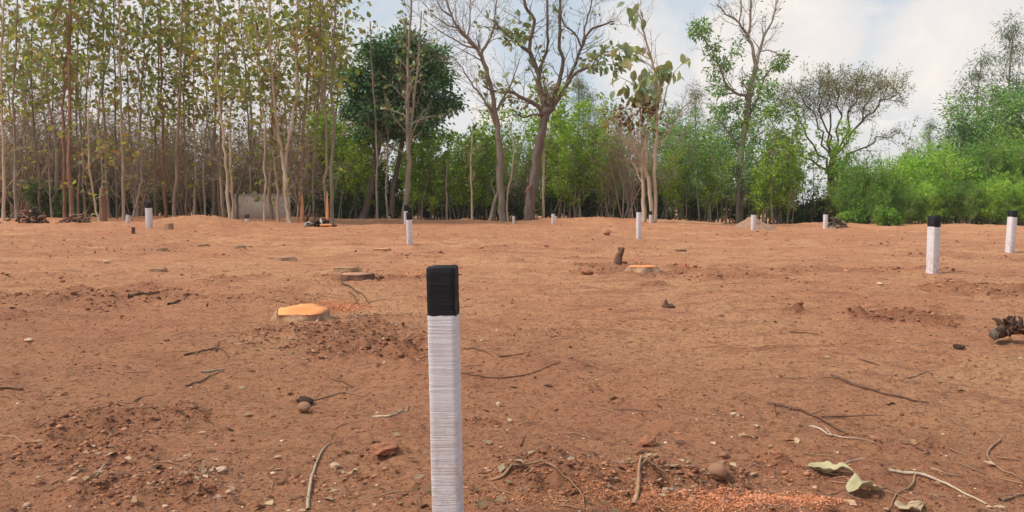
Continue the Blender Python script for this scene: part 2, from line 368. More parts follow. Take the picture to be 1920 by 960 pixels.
# scattered clods, pebbles and flakes
ICO_V = []
g_ = (1 + 5 ** .5) / 2
for a_, b_ in ((1, g_), (-1, g_), (1, -g_), (-1, -g_)): ICO_V += [(0, a_, b_), (a_, b_, 0), (b_, 0, a_)]
ICO_V = np.array(ICO_V, float); ICO_V /= np.linalg.norm(ICO_V[0])
def hull(v):
    import bmesh
    bm = bmesh.new(); [bm.verts.new(p) for p in v]; bmesh.ops.convex_hull(bm, input=bm.verts)
    bm.verts.index_update(); f = [[q.index for q in x.verts] for x in bm.faces]; vv = [tuple(q.co) for q in bm.verts]; bm.free()
    return np.array(vv), np.array(f)
ICO_V, ICO_F = hull(ICO_V)
def clods(name, pts, sizes, mat, label, seed, squash=.6, cat='soil clods'):
    r = np.random.default_rng(seed); n = len(pts)
    v = ICO_V[None] * (1 + r.uniform(-.45, .3, (n, len(ICO_V), 1)))
    v = v * (sizes[:, None, None] * np.stack([r.uniform(.7, 1.4, n), r.uniform(.7, 1.4, n), np.full(n, squash)], -1)[:, None])
    an = r.uniform(0, 6.28, n); c, s = np.cos(an)[:, None], np.sin(an)[:, None]
    v = np.stack([v[..., 0] * c - v[..., 1] * s, v[..., 0] * s + v[..., 1] * c, v[..., 2]], -1) + pts[:, None]
    f = ICO_F[None] + (np.arange(n) * len(ICO_V))[:, None, None]
    return tag(obj(name, new_mesh(name, v.reshape(-1, 3), f.reshape(-1, 3), [mat])), label, cat, None, 'stuff')
def scatter_view(n, seed, ymin, ymax, pw=1.0):
    r = np.random.default_rng(seed); py = ymin + (ymax - ymin) * r.random(n) ** pw; px = r.uniform(-60, 1980, n)
    c, s = math.cos(PITCH), math.sin(PITCH); xx, yy = (px - 960) / F, (480 - py) / F
    k = c + yy * s; vx, vz = xx / k, (yy * c - s) / k; t = -CAMZ / vz
    return vx * t, t, r
x, y, r = scatter_view(120000, 3, 415, 990, .9)
k = r.random(len(x)) < rough(x, y) * .6 + .26; x, y, = x[k], y[k]
sz = np.minimum(r.lognormal(-4.9, .6, len(x)), .032) * np.clip(y / 7, .5, 1.8) * (.5 + .5 * np.clip(rough(x, y) * 2, 0, 1))
clods('soil_clods', np.stack([x, y, gz(x, y) + sz * .12], -1), sz, CLOD, 'dark red brown clods of earth strewn over the dug patches', 4)
x, y, r = scatter_view(4200, 8, 600, 1000, .8)
sz = np.minimum(r.lognormal(-5.6, .5, len(x)), .018)
clods('pebbles', np.stack([x, y, gz(x, y) + sz * .1], -1), sz, CLOD, 'small brown pebbles over the near ground', 9, .7, 'pebbles')
x, y, r = scatter_view(300, 18, 560, 1000, .7)
sz = np.minimum(r.lognormal(-5.2, .45, len(x)), .016)
clods('pale_chips', np.stack([x, y, gz(x, y) + sz * .1], -1), sz, PALESTONE, 'pale stone and wood chips scattered on the near soil', 19, .4, 'stone chips')

# ------------------------------------------------------------------ leaves and branches
LT = {  # leaf templates: unit length along x
    'big': (np.array([(0, 0, 0), (.28, -.24, .03), (.65, -.29, -.02), (1, 0, -.14), (.65, .29, -.02), (.28, .24, .03), (.5, 0, -.06)]),
            np.array([(0, 1, 6), (1, 2, 6), (2, 3, 6), (3, 4, 6), (4, 5, 6), (5, 0, 6)])),
    'small': (np.array([(0, 0, 0), (.5, -.26, .05), (1, 0, -.05), (.5, .26, .05)]), np.array([(0, 1, 2), (0, 2, 3)])),
    'narrow': (np.array([(0, 0, 0), (.5, -.12, .02), (1, 0, -.06), (.5, .12, .02)]), np.array([(0, 1, 2), (0, 2, 3)])),
}
def leaves_mesh(name, pos, axis, size, mat, kind='small', seed=0, flatness=.5):
    r = np.random.default_rng(seed); n = len(pos); tv, tf = LT[kind]
    a = axis / np.maximum(np.linalg.norm(axis, axis=1, keepdims=True), 1e-6)
    up = r.normal(0, 1, (n, 3)); up[:, 2] += flatness * 3
    b = np.cross(up, a); b /= np.maximum(np.linalg.norm(b, axis=1, keepdims=True), 1e-6); c = np.cross(a, b)
    v = pos[:, None] + size[:, None, None] * (tv[None, :, 0:1] * a[:, None] + tv[None, :, 1:2] * b[:, None] + tv[None, :, 2:3] * c[:, None])
    f = tf[None] + (np.arange(n) * len(tv))[:, None, None]
    return new_mesh(name, v.reshape(-1, 3), f.reshape(-1, 3), [mat])

class Tree:
    def __init__(s, seed): s.r = random.Random(seed); s.np = np.random.default_rng(seed); s.tubes = []; s.lp = []; s.la = []; s.ls = []; s.seed = seed
    def tube(s, pts, rad, sides): s.tubes.append((np.asarray(pts, float), np.asarray(rad, float), sides))
    def leaf(s, p, a, z): s.lp.append(tuple(p)); s.la.append(tuple(a)); s.ls.append(z)
    def wood_mesh(s, name, mat, smooth=True):
        V = []; Fc = []; base = 0
        for pts, rad, k in s.tubes:
            n = len(pts); t = np.gradient(pts, axis=0); t /= np.maximum(np.linalg.norm(t, axis=1, keepdims=True), 1e-9)
            ref = np.array((0, 1.0, 0)) if abs(t[0][1]) < .8 else np.array((1.0, 0, 0))
            u = np.cross(t, ref); u /= np.maximum(np.linalg.norm(u, axis=1, keepdims=True), 1e-9); w = np.cross(t, u)
            an = np.arange(k) * 2 * math.pi / k
            jit = 1 + (s.np.uniform(-.13, .13, (n, k)) if k > 4 else 0)
            ring = pts[:, None] + (rad[:, None] * jit)[..., None] * (np.cos(an)[None, :, None] * u[:, None] + np.sin(an)[None, :, None] * w[:, None])
            V.append(ring.reshape(-1, 3))
            i = (np.arange(n - 1) * k)[:, None]; j = np.arange(k)[None]; j2 = (j + 1) % k
            Fc.append((np.stack([i + j, i + j2, i + k + j2, i + k + j], -1).reshape(-1, 4)) + base); base += n * k
        return new_mesh(name, np.vstack(V), np.vstack(Fc), [mat], smooth)
    def crown_mesh(s, name, mat, kind='small', flatness=.5):
        return leaves_mesh(name, np.array(s.lp), np.array(s.la), np.array(s.ls), mat, kind, s.seed, flatness)
def nrm(v): return v / max(np.linalg.norm(v), 1e-9)
def grow(T, p, d, L, rad, lv, S):
    q = S[lv]; n = q.get('seg', 5); pts = [np.array(p, float)]; d = nrm(np.array(d, float)); R = T.r
    dirs = [d]
    for i in range(n):
        w = q.get('wig', .15)
        d = nrm(d + np.array((R.gauss(0, w), R.gauss(0, w), R.gauss(0, w) + q.get('up', 0))))
        pts.append(pts[-1] + d * L / n); dirs.append(d)
    e = q.get('end', .3)
    T.tube(pts, [rad * (1 - (1 - e) * i / n) for i in range(n + 1)], q.get('sides', 3))
    sprout(T, pts, dirs, L, rad, lv, S)
def sprout(T, pts, dirs, L, rad, lv, S, t0=None, nc=None, arc=None):
    q = S[lv]; n = len(pts) - 1; R = T.r
    e = q.get('end', .3)
    if lv + 1 < len(S):
        c = q.get('n', 5) if nc is None else nc; c = c if isinstance(c, int) else R.randint(*c)
        t0 = q.get('t0', .3) if t0 is None else t0; ph = R.uniform(0, 6.28)
        for k in range(c):
            t = t0 + (1 - t0) * (k + R.random()) / c; f = min(t, .999) * n; i = int(f); f -= i
            pp = np.array(pts[i]) * (1 - f) + np.array(pts[i + 1]) * f; dd = dirs[min(i + 1, n)]
            ph += 2.4 + R.uniform(-.5, .5); an = math.radians(R.uniform(*q.get('ang', (30, 60))))
            ref = np.array((0, 0, 1.0)) if abs(dd[2]) < .9 else np.array((1.0, 0, 0))
            u = nrm(np.cross(dd, ref)); w = np.cross(dd, u)
            nd = dd * math.cos(an) + (u * math.cos(ph) + w * math.sin(ph)) * math.sin(an)
            ln = q.get('len', .5) * L * R.uniform(.6, 1.25) * (1 - q.get('taper', .4) * t)
            if 'abs' in q: ln = q['abs'] * R.uniform(.6, 1.3) * (1 - q.get('taper', .4) * t)
            grow(T, pp, nd, ln, max(rad * (1 - (1 - e) * t) * q.get('rr', .5), q.get('rmin', .012)), lv + 1, S)
    lf = q.get('leaf')
    if lf:
        cnt, sz, droop, spread, t1 = lf
        cnt = cnt if isinstance(cnt, int) else (int(cnt) + (R.random() < cnt % 1))
        if R.random() < q.get('bare', 0): cnt = 0
        for k in range(cnt):
            t = t1 + (1 - t1) * R.random(); f = min(t, .999) * n; i = int(f); f -= i
            pp = np.array(pts[i]) * (1 - f) + np.array(pts[i + 1]) * f; dd = dirs[min(i + 1, n)]
            a = nrm(dd + np.array((R.gauss(0, .8), R.gauss(0, .8), R.gauss(0, .6) - droop)))
            T.leaf(pp + np.array((R.gauss(0, spread), R.gauss(0, spread), R.gauss(0, spread))), a, sz * R.uniform(.65, 1.25))
def curve(pts, m=4):
    """Catmull-Rom through traced points"""
    p = [np.array(q, float) for q in pts]; p = [2 * p[0] - p[1]] + p + [2 * p[-1] - p[-2]]; out = []
    for i in range(1, len(p) - 2):
        for k in range(m):
            t = k / m
            out.append(.5 * (2 * p[i] + (p[i + 1] - p[i - 1]) * t + (2 * p[i - 1] - 5 * p[i] + 4 * p[i + 1] - p[i + 2]) * t * t + (3 * p[i] - p[i - 1] - 3 * p[i + 1] + p[i + 2]) * t ** 3))
    out.append(p[-2]); return out
def limb(T, pxs, d, w0, w1, lv, S, base, dz=0, sides=6, t0=.3, nc=None, L=None, m=3, jit=.06):
    """a limb whose run was read off the photograph, at its own distance d; dz lets it lean in depth"""
    n = len(pxs); pts = [P(a, b, d + dz * i / max(n - 1, 1)) - base for i, (a, b) in enumerate(pxs)]
    c = np.array(curve(pts, m)); c[1:-1] += T.np.normal(0, jit * .4, (len(c) - 2, 3)); k = len(c)
    s = d / F; T.tube(c, np.linspace(w0 * s / 2, w1 * s / 2, k), sides)
    dr = np.gradient(c, axis=0); dr /= np.linalg.norm(dr, axis=1, keepdims=True)
    LL = L or float(np.linalg.norm(np.diff(c, axis=0), axis=1).sum())
    if S: sprout(T, list(c), list(dr), LL, w0 * s / 2, lv, S, t0, nc)
def thing_tree(name, T, loc, bark, leaf, label, cat, group=None, kind='small', flat_=.5, rz=0, sc=None, trunk='trunk'):
    t = empty(name, loc, rz); tag(t, label, cat, group)
    if sc: t.scale = (sc, sc, sc)
    obj(trunk, T.wood_mesh(name + '_' + trunk, BARK[bark]), t)
    if T.lp: obj('crown', T.crown_mesh(name + '_crown', LEAF[leaf], kind, flat_), t)
    return t
def copy_tree(src, loc, rz, sc, label, group):
    t = src.copy(); col.objects.link(t); t.location = tuple(loc); t.rotation_euler = (0, 0, rz); t.scale = (sc, sc, sc) if not isinstance(sc, tuple) else sc
    t['label'] = label
    if group: t['group'] = group
    elif 'group' in t: del t['group']
    for ch in src.children:
        c = ch.copy(); col.objects.link(c); c.parent = t
    return t

LAND = [(0, 'the left photo edge'), (57, 'the red root heap'), (95, 'the gap between both heaps'), (134, 'the thickest red brown teak'), (165, 'the curved pale stem'), (193, 'the broken trunk'), (239, 'the thin leaning post'), (279, 'the wide left post'),
    (327, 'the stout brown teak'), (363, 'the earth mound top'), (398, 'the mound right end'), (433, 'the cream twin stems'), (465, 'the wall left end'), (500, 'the wall right part'), (538, 'the pale forked clump'), (566, 'the orange stripped teak'), (600, 'the burnt heap'),
    (620, 'the split trunk pair'), (680, 'the leaning dark trunk'), (727, 'the thinner grey sapling'), (762, 'the slim pale tree'), (800, 'the round crown middle'), (838, 'the nearest post'), (885, 'the short pale stem'), (942, 'the bare grey tree'), (995, 'the dark forked tree'), (1037, 'the tiny centre post'),
    (1078, 'the brightest yellow green tree'), (1120, 'the dark low bushes'), (1160, 'the rosy bush'), (1198, 'the slim middle post'), (1225, 'the big leaved teak'), (1270, 'the reedy thicket start'), (1310, 'the reedy thicket'), (1350, 'the reedy thicket end'), (1388, 'the tall sparse tree'), (1420, 'the gravel heap'), (1450, 'the thin grey stem'), (1480, 'the thin dark stem'),
    (1520, 'the white sky gap'), (1562, 'the feathery tree'), (1600, 'the hedge left end'), (1668, 'the pale low shrub'), (1700, 'the second hedge bush'), (1752, 'the big right post'), (1800, 'the low eucalyptus'), (1835, 'the taller hedge bush'), (1896, 'the far right post'), (1940, 'the right photo edge')]
USED = set()
def uniq(base, px, d=0):
    a, nm = min(LAND, key=lambda q: abs(q[0] - px)); side = 'behind' if abs(px - a) < 6 else ('right of' if px > a else 'left of')
    for pre in ('', 'farther back, ', 'half hidden, ', 'farthest, '):
        l = '%s, %s%s %s' % (base, pre, side, nm)
        if l not in USED: USED.add(l); return l
    return l
# ------------------------------------------------------------------ left grove of teak poles
TEAK = [dict(), dict(seg=4, wig=.13, up=.09, n=3, t0=.3, ang=(25, 60), len=.5, sides=3, rr=.55, rmin=.010, bare=.3, leaf=(3.2, .31, .35, .10, .25)),
        dict(seg=3, wig=.2, up=.03, sides=3, leaf=(2.6, .30, .4, .10, .2))]
BAREUP = [dict(), dict(seg=4, wig=.16, up=.06, n=4, t0=.2, ang=(25, 65), len=.5, sides=3, rr=.55, rmin=.009, bare=.6, leaf=(2, .26, .4, .1, .3)), dict(seg=3, wig=.2, up=.02, sides=3, bare=.75, leaf=(2, .24, .4, .05, .3))]
def clumps(T, c, rad, n, cr, per, size, shell=.55, low=-.6, root=None, rw=.05, droop=.2, upd=0, lobes=.25):
    """leaf clumps spread through an uneven crown, each on its own limb"""
    R = T.r; g = T.np
    for k in range(n):
        while True:
            v = g.normal(0, 1, 3); v /= np.linalg.norm(v)
            if v[2] > low: break
        q = shell + (1 - shell) * R.random() ** .6
        q *= 1 + lobes * math.sin(3.1 * v[0] + 2.3 * v[2] + T.seed) * math.cos(2.7 * v[1] + v[2] * 3)
        p = np.array(c) + v * np.array(rad) * q
        m = int(per * R.uniform(.6, 1.3)); rr = cr * R.uniform(.7, 1.3)
        pos = p + g.normal(0, 1, (m, 3)) * rr * .5 * np.array((1, 1, .75))
        ax = (pos - p) + v * rr * .5 + g.normal(0, .35, (m, 3)) * rr; ax[:, 2] += (-droop + upd) * rr
        T.lp += list(map(tuple, pos)); T.la += list(map(tuple, ax)); T.ls += list(size * g.uniform(.65, 1.3, m))
        if root is not None:
            s = np.array(root); mid = s * .45 + p * .55 + g.normal(0, .15, 3); mid[2] -= .2
            T.tube(curve([s, mid, p], 3), np.linspace(rw * R.uniform(.5, 1), .012, 7), 4)

def teak_pole(T, pts, r0, r1, leafy=1.0, low=.34, L=14.0, sides=6):
    c = np.array(curve(pts, 4)); k = len(c); c[1:-1, :2] += T.np.normal(0, .03, (k - 2, 2))
    rad = np.linspace(r0, r1, k); rad[0] *= 1.25; T.tube(c, rad, sides)
    dr = np.gradient(c, axis=0); dr /= np.linalg.norm(dr, axis=1, keepdims=True)
    S = [dict(ang=(28, 62), abs=2.1, taper=.35, rr=.42, end=.3, rmin=.014)] + TEAK[1:]
    sprout(T, list(c), list(dr), L, r0, 0, S, low, int(15 * leafy))
    for q in range(int(4 * leafy)):
        f = T.r.uniform(max(low, .58), .99); p = c[int(f * (k - 1))] + np.array((T.r.gauss(0, .9), T.r.gauss(0, .9), T.r.gauss(0, .4)))
        clumps(T, p, (.2, .2, .2), 1, 1.0, 24, .32, .5, -1, c[max(0, int(f * (k - 1)) - 2)], .02, .7)
    S2 = [dict(ang=(30, 75), abs=1.5, taper=.2, rr=.22, end=.3, rmin=.012)] + BAREUP[1:]
    sprout(T, list(c), list(dr), L, r0, 0, S2, .08, 16)
# variants used for the rows inside the grove
VAR = []
for i in range(7):
    T = Tree(100 + i); r = T.r; H = 14 + r.uniform(-1.5, 2)
    pts = [(0, 0, -.2), (r.gauss(0, .12), r.gauss(0, .12), H * .25), (r.gauss(0, .3), r.gauss(0, .3), H * .5), (r.gauss(0, .45), r.gauss(0, .4), H * .78), (r.gauss(0, .6), r.gauss(0, .5), H)]
    teak_pole(T, pts, .085 + r.random() * .03, .02, .95, [.48, .52, .45, .5][i % 4], H)
    VAR.append(T)
GB = 'slim teak trees standing inside the grove on the left'
vt = []
rr_ = random.Random(5)
bark_of = ['grey', 'brown', 'red', 'brown', 'grey', 'pale', 'dark']
for i in range(7):
    d = 52 + i * .7; px = [40, 150, 255, 345, 470, 560, 620][i]
    vt.append(thing_tree('teak_tree', VAR[i], gpt(px, d), bark_of[i], ['teak', 'teak', 'teak_yellow'][i % 3], uniq('slim inner grove teak', px), 'tree', GB, 'big', .3))
for i in range(28):
    d = rr_.uniform(47, 68); px = rr_.uniform(-45, 640) if i > 3 else rr_.uniform(-60, 0)
    copy_tree(vt[i % 7], gpt(px, d), rr_.uniform(0, 6.28), rr_.uniform(.78, 1.06), uniq('slim inner grove teak', px), GB)

# front row, trunk by trunk: traced run from foot to top, distance, foot width px, bark, leafiness, label
FR = [
 ([(6, 424), (8, 300), (2, 150), (8, -40)], 41, 9, 'pale', .8, 'pale teak pole at the far left edge of the photograph'),
 ([(31, 422), (29, 300), (27, 150), (34, -60)], 42, 9, 'grey', 1, 'straight grey teak rising just left of the first root pile'),
 ([(76, 420), (73, 330), (64, 240), (58, 100), (70, -30)], 43, 5, 'dark', .7, 'thin dark crooked teak behind the first root pile'),
 ([(98, 420), (92, 300), (100, 160), (96, -30)], 44, 5, 'grey', .8, 'thin grey teak between the two root piles'),
 ([(122, 422), (120, 320), (118, 200), (128, 60), (130, -60)], 41, 9, 'red', 1, 'tall red brown teak, left one of the thick pair by the orange root pile'),
 ([(134, 422), (130, 300), (131, 150), (131, 0), (133, -90)], 40.5, 12, 'red', 1, 'thickest red brown teak, dead straight to the top of the photograph'),
 ([(147, 420), (148, 300), (142, 180), (150, 0)], 43, 7, 'brown', .8, 'brown teak touching the right of the thickest red brown one'),
 ([(160, 421), (156, 320), (160, 200), (166, 60), (168, -40)], 42, 6, 'brown', .9, 'slim brown teak just left of the curved pale stem'),
 ([(186, 424), (176, 370), (168, 310), (166, 240), (172, 120)], 39, 6, 'pale', .4, 'thin pale stem bending left as it rises, beside the broken trunk'),
 ([(205, 421), (200, 300), (194, 180), (192, 60), (190, -60)], 43, 8, 'brown', 1, 'brown teak rising behind the broken orange trunk'),
 ([(219, 421), (217, 300), (216, 180), (214, 40), (212, -60)], 42, 6, 'dark', .8, 'dark narrow teak right of the broken orange trunk'),
 ([(231, 416), (230, 320), (228, 220), (224, 80), (222, -60)], 41, 9, 'pale', .9, 'pale barked teak behind the thin leaning boundary post'),
 ([(243, 420), (256, 380), (265, 320), (264, 240), (258, 120)], 40, 6, 'grey', .4, 'forked grey sapling leaning right next to the thin leaning post'),
 ([(258, 416), (257, 330), (262, 240), (268, 100), (270, -40)], 43, 7, 'grey', 1, 'grey teak just left of the wide boundary post'),
 ([(292, 414), (290, 300), (296, 160), (298, -40)], 44, 6, 'brown', .9, 'brown teak close on the right of the wide boundary post'),
 ([(311, 413), (308, 310), (304, 180), (300, 40), (298, -60)], 42, 8, 'red', 1, 'rusty brown teak at the left foot of the earth mound'),
 ([(327, 410), (331, 310), (336, 200), (340, 60), (342, -60)], 41, 10, 'brown', 1, 'stout brown teak directly behind the left slope of the earth mound'),
 ([(349, 409), (348, 300), (344, 180), (350, 20)], 44, 5, 'grey', .8, 'thin grey teak behind the top of the earth mound'),
 ([(363, 408), (366, 310), (362, 200), (366, 60), (362, -40)], 43, 6, 'pale', .9, 'slim pale teak behind the middle of the earth mound'),
 ([(384, 408), (382, 320), (388, 200), (384, 40)], 42, 6, 'grey', .8, 'grey teak behind the right half of the earth mound'),
 ([(398, 409), (400, 320), (404, 200), (410, 60), (412, -60)], 43, 8, 'brown', 1, 'brown teak behind the right end of the earth mound'),
 ([(414, 410), (409, 320), (416, 200), (418, 60)], 44, 6, 'grey', .7, 'grey teak just left of the cream twin stems'),
 ([(430, 412), (428, 360), (422, 290), (414, 222), (404, 120), (400, -20)], 39.5, 9, 'pale', .8, 'cream barked stem bending left, left one of the twin before the wall'),
 ([(436, 412), (433, 340), (430, 240), (436, 190), (446, 60), (450, -60)], 40, 7, 'pale', .8, 'cream barked stem, straight right one of the twin before the wall'),
 ([(445, 414), (446, 360), (462, 310), (474, 290), (480, 250)], 40, 8, 'dark', .15, 'dark stem kinked to the right in front of the wall end'),
 ([(496, 419), (496, 340), (497, 230), (486, 160), (480, 40), (476, -50)], 39.5, 6, 'pale', .9, 'single slim pale pole crossing the middle of the grey wall'),
 ([(509, 414), (506, 330), (512, 220), (506, 60), (508, -50)], 41, 10, 'brown', .9, 'brown teak rising at the right end of the wall, behind the pale forked one'),
 ([(521, 414), (520, 360), (514, 300), (516, 200), (520, 60)], 40, 8, 'pale', .7, 'pale teak leaning left out of the clump right of the wall'),
 ([(545, 415), (538, 390), (535, 330), (526, 270), (516, 200), (508, 100), (506, -30)], 39, 11, 'pale', .9, 'pale left stem of the forked clump right of the wall'),
 ([(540, 400), (535, 310), (544, 250), (552, 200), (556, 100), (562, -30)], 39.2, 10, 'pale', .9, 'pale right stem of the forked clump right of the wall'),
 ([(554, 412), (562, 360), (572, 320), (578, 260)], 40, 4, 'pale', .2, 'thin pale sapling leaning right beyond the forked clump'),
 ([(566, 413), (566, 340), (567, 260), (576, 160), (580, 40), (584, -50)], 40, 10, 'brown', 1, 'brown teak with orange stripped base, left of the split pair'),
 ([(613, 414), (610, 340), (612, 240), (602, 140), (600, 20), (596, -60)], 39, 8, 'brown', .9, 'left trunk of the split pair with a torn orange base'),
 ([(623, 413), (622, 340), (626, 240), (620, 150), (628, 40), (632, -40)], 39.3, 10, 'grey', .8, 'right grey trunk of the split pair left of the dark green tree'),
 ([(586, 414), (590, 300), (600, 190), (640, 90), (650, 20)], 44, 5, 'grey', .7, 'thin grey teak curving right high up, left of the split pair'),
 ([(466, 412), (470, 310), (462, 200), (456, 60)], 47, 6, 'grey', .8, 'grey teak rising behind the plaster wall'),
]
for i, (pp, d, w, bk, lfy, lab) in enumerate(FR):
    T = Tree(300 + i); base = gpt(pp[0][0], d); s = d / F
    pts = [P(a, b, d + T.r.uniform(-.2, .2) * (j > 0)) - base for j, (a, b) in enumerate(pp)]; pts[0] = np.array((0, 0, -.15))
    L = float(np.linalg.norm(pts[-1]))
    teak_pole(T, pts, w * s / 2 * .74, w * s * .14, lfy, .5 if L > 9 else .5, L)
    t = thing_tree('teak_tree', T, base, bk, 'teak_yellow' if i % 5 == 2 else 'teak', lab, 'tree', 'teak trees along the front of the left grove', 'big', .3)
    if 'orange' in lab and 'base' in lab:
        q = Tree(1); q.tube([np.array((.05, -w * s * .42, z)) for z in np.linspace(0, 1.6, 6)], [w * s * .3, w * s * .34, w * s * .3, w * s * .25, w * s * .16, .01], 6)
        obj('stripped_bark_patch', q.wood_mesh('stripped', CUTWOOD), t)
# a broken trunk
T = Tree(55); b = gpt(193, 40); T.tube([(0, 0, -.1), (.02, 0, .6), (.0, 0, 1.2), (.03, 0, 1.6), (.08, 0, 1.75)], [.2, .17, .16, .14, .05], 8)
tag(obj('tree_stump', T.wood_mesh('broken', BARK['red']), None, b), 'short broken orange brown trunk standing at the left grove front', 'tree stump')

# ------------------------------------------------------------------ dry twiggy thicket
def brush(seed, H, stems, S, spread=.5):
    T = Tree(seed); r = T.r
    for k in range(stems):
        a = r.uniform(0, 6.28); ti = r.uniform(.05, spread)
        grow(T, (r.gauss(0, .3), r.gauss(0, .3), -.1), (math.cos(a) * ti, math.sin(a) * ti, 1), H * r.uniform(.7, 1.1), .04, 0, S)
    return T
TW = [dict(seg=6, wig=.13, up=.05, n=(7, 9), t0=.15, ang=(25, 60), len=.42, rr=.5, sides=4, rmin=.014),
      dict(seg=4, wig=.2, up=.05, n=4, t0=.15, ang=(25, 60), len=.5, rr=.6, rmin=.012, leaf=(3, .2, .2, .12, .2), bare=.4),
      dict(seg=3, wig=.25, up=.02, rmin=.01, leaf=(3.4, .19, .2, .1, .1), bare=.35)]
def mk(seed, H, stems, S, leafn, size, bark, leaf, name, label, cat, group, px, d, spread=.5, kind='small', flat_=.5, sc=None, rz=0):
    S = [dict(q) for q in S]
    for q in S[1:]:
        if 'leaf' in q: l = q['leaf']; q['leaf'] = (l[0] * leafn, size, l[2], l[3], l[4])
    return thing_tree(name, brush(seed, H, stems, S, spread), gpt(px, d), bark, leaf, label, cat, group, kind, flat_, rz, sc, 'stems')
GD = 'dry twiggy bushes under the grove'
LD = 'dry brown twiggy bush filling the gaps under the grove'
dv_ = [mk(400 + i, 5.2, 8, TW, .8, .16, ['twig', 'rosy', 'twig'][i], 'dry', 'dry_bush', uniq('dry brown twiggy bush', 100 + i * 160), 'bush', GD, 100 + i * 160, 50, .6) for i in range(3)]
for i in range(44):
    px = -50 + i * 17 + rr_.uniform(-12, 12); d = rr_.uniform(46, 60)
    if 415 < px < 560: d = rr_.uniform(50, 60)
    copy_tree(dv_[i % 3], gpt(px, d), rr_.uniform(0, 6.28), rr_.uniform(.95, 1.5), uniq('dry brown twiggy bush', px), GD)
for i in range(30):
    px = -40 + i * 23 + rr_.uniform(-10, 10); d = rr_.uniform(50, 58)
    copy_tree(dv_[i % 3], gpt(px, d), rr_.uniform(0, 6.28), rr_.uniform(.85, 1.25), uniq('denser brown twiggy bush', px), GD)
# green undergrowth inside the grove
BU = [dict(seg=5, wig=.15, up=.05, n=(8, 10), t0=.1, ang=(25, 65), len=.45, rr=.5, sides=4, rmin=.012, leaf=(6, .2, .1, .12, .3)),
      dict(seg=4, wig=.2, up=.05, n=5, t0=.1, ang=(25, 60), len=.5, rr=.6, rmin=.01, leaf=(6, .2, .1, .1, .2)),
      dict(seg=3, wig=.25, up=.05, rmin=.008, leaf=(8, .2, .1, .1, .1))]
GU = 'dark green undergrowth bushes at the foot of the wood'
LU = 'low dark green bush in the shade at the foot of the wood'
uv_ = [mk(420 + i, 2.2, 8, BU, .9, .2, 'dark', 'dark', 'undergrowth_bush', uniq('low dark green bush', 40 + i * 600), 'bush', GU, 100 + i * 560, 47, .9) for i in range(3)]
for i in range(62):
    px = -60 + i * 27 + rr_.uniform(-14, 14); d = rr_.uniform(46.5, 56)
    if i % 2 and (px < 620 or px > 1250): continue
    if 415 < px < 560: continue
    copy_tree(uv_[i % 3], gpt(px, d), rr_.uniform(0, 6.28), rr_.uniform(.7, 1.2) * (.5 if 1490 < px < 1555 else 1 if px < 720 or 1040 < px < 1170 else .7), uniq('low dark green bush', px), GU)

# ------------------------------------------------------------------ trees of the middle and the right
# dense dark green round tree
d = 46; b = gpt(676, d); T = Tree(21)
limb(T, [(676, 418), (690, 372), (700, 325), (710, 272), (728, 225)], d, 17, 9, 0, None, b, sides=8)
limb(T, [(700, 330), (706, 290), (700, 250), (690, 215)], d, 9, 5, 0, None, b, .3)
limb(T, [(735, 402), (738, 352), (748, 302), (758, 250), (770, 215)], d, 11, 7, 0, None, b, .4, sides=7)
for (cx, cy, rx, ry, n) in ((760, 150, 82, 78, 52), (700, 150, 56, 56, 26), (815, 165, 44, 62, 24), (745, 228, 90, 42, 26), (670, 190, 34, 40, 10), (775, 100, 50, 32, 12)):
    p = P(cx, cy, d + .3) - b; s = d / F
    clumps(T, p, (rx * s, max(rx, ry) * s * .9, ry * s), n, .66, 210, .23, .35, -.9, P(745, 240, d) - b, .06, .5)
thing_tree('broadleaf_tree', T, b, 'dark', 'mango', 'dense round dark green tree with leaning dark trunk, centre left of the near post', 'tree')

SP = [dict(), dict(seg=5, wig=.16, up=.07, n=5, t0=.15, ang=(25, 60), len=.5, rr=.55, sides=3, rmin=.011, leaf=(1, .24, .3, .08, .4), bare=.7),
      dict(seg=4, wig=.22, up=.04, n=2, t0=.3, ang=(25, 60), len=.6, rmin=.009, rr=.6), dict(seg=3, wig=.22, up=.04)]
def SPX(leafn=1, size=.24, bare=.7, top=None, **k):
    S = [dict(q) for q in SP]; S[0] = dict(ang=(28, 60), abs=1.6, taper=.3, rr=.4, end=.3, rmin=.014); S[0].update(k)
    S[1]['leaf'] = (leafn, size, .3, .08, .4); S[1]['bare'] = bare; S[2]['leaf'] = (leafn, size * .9, .3, .06, .3); S[2]['bare'] = bare
    return S
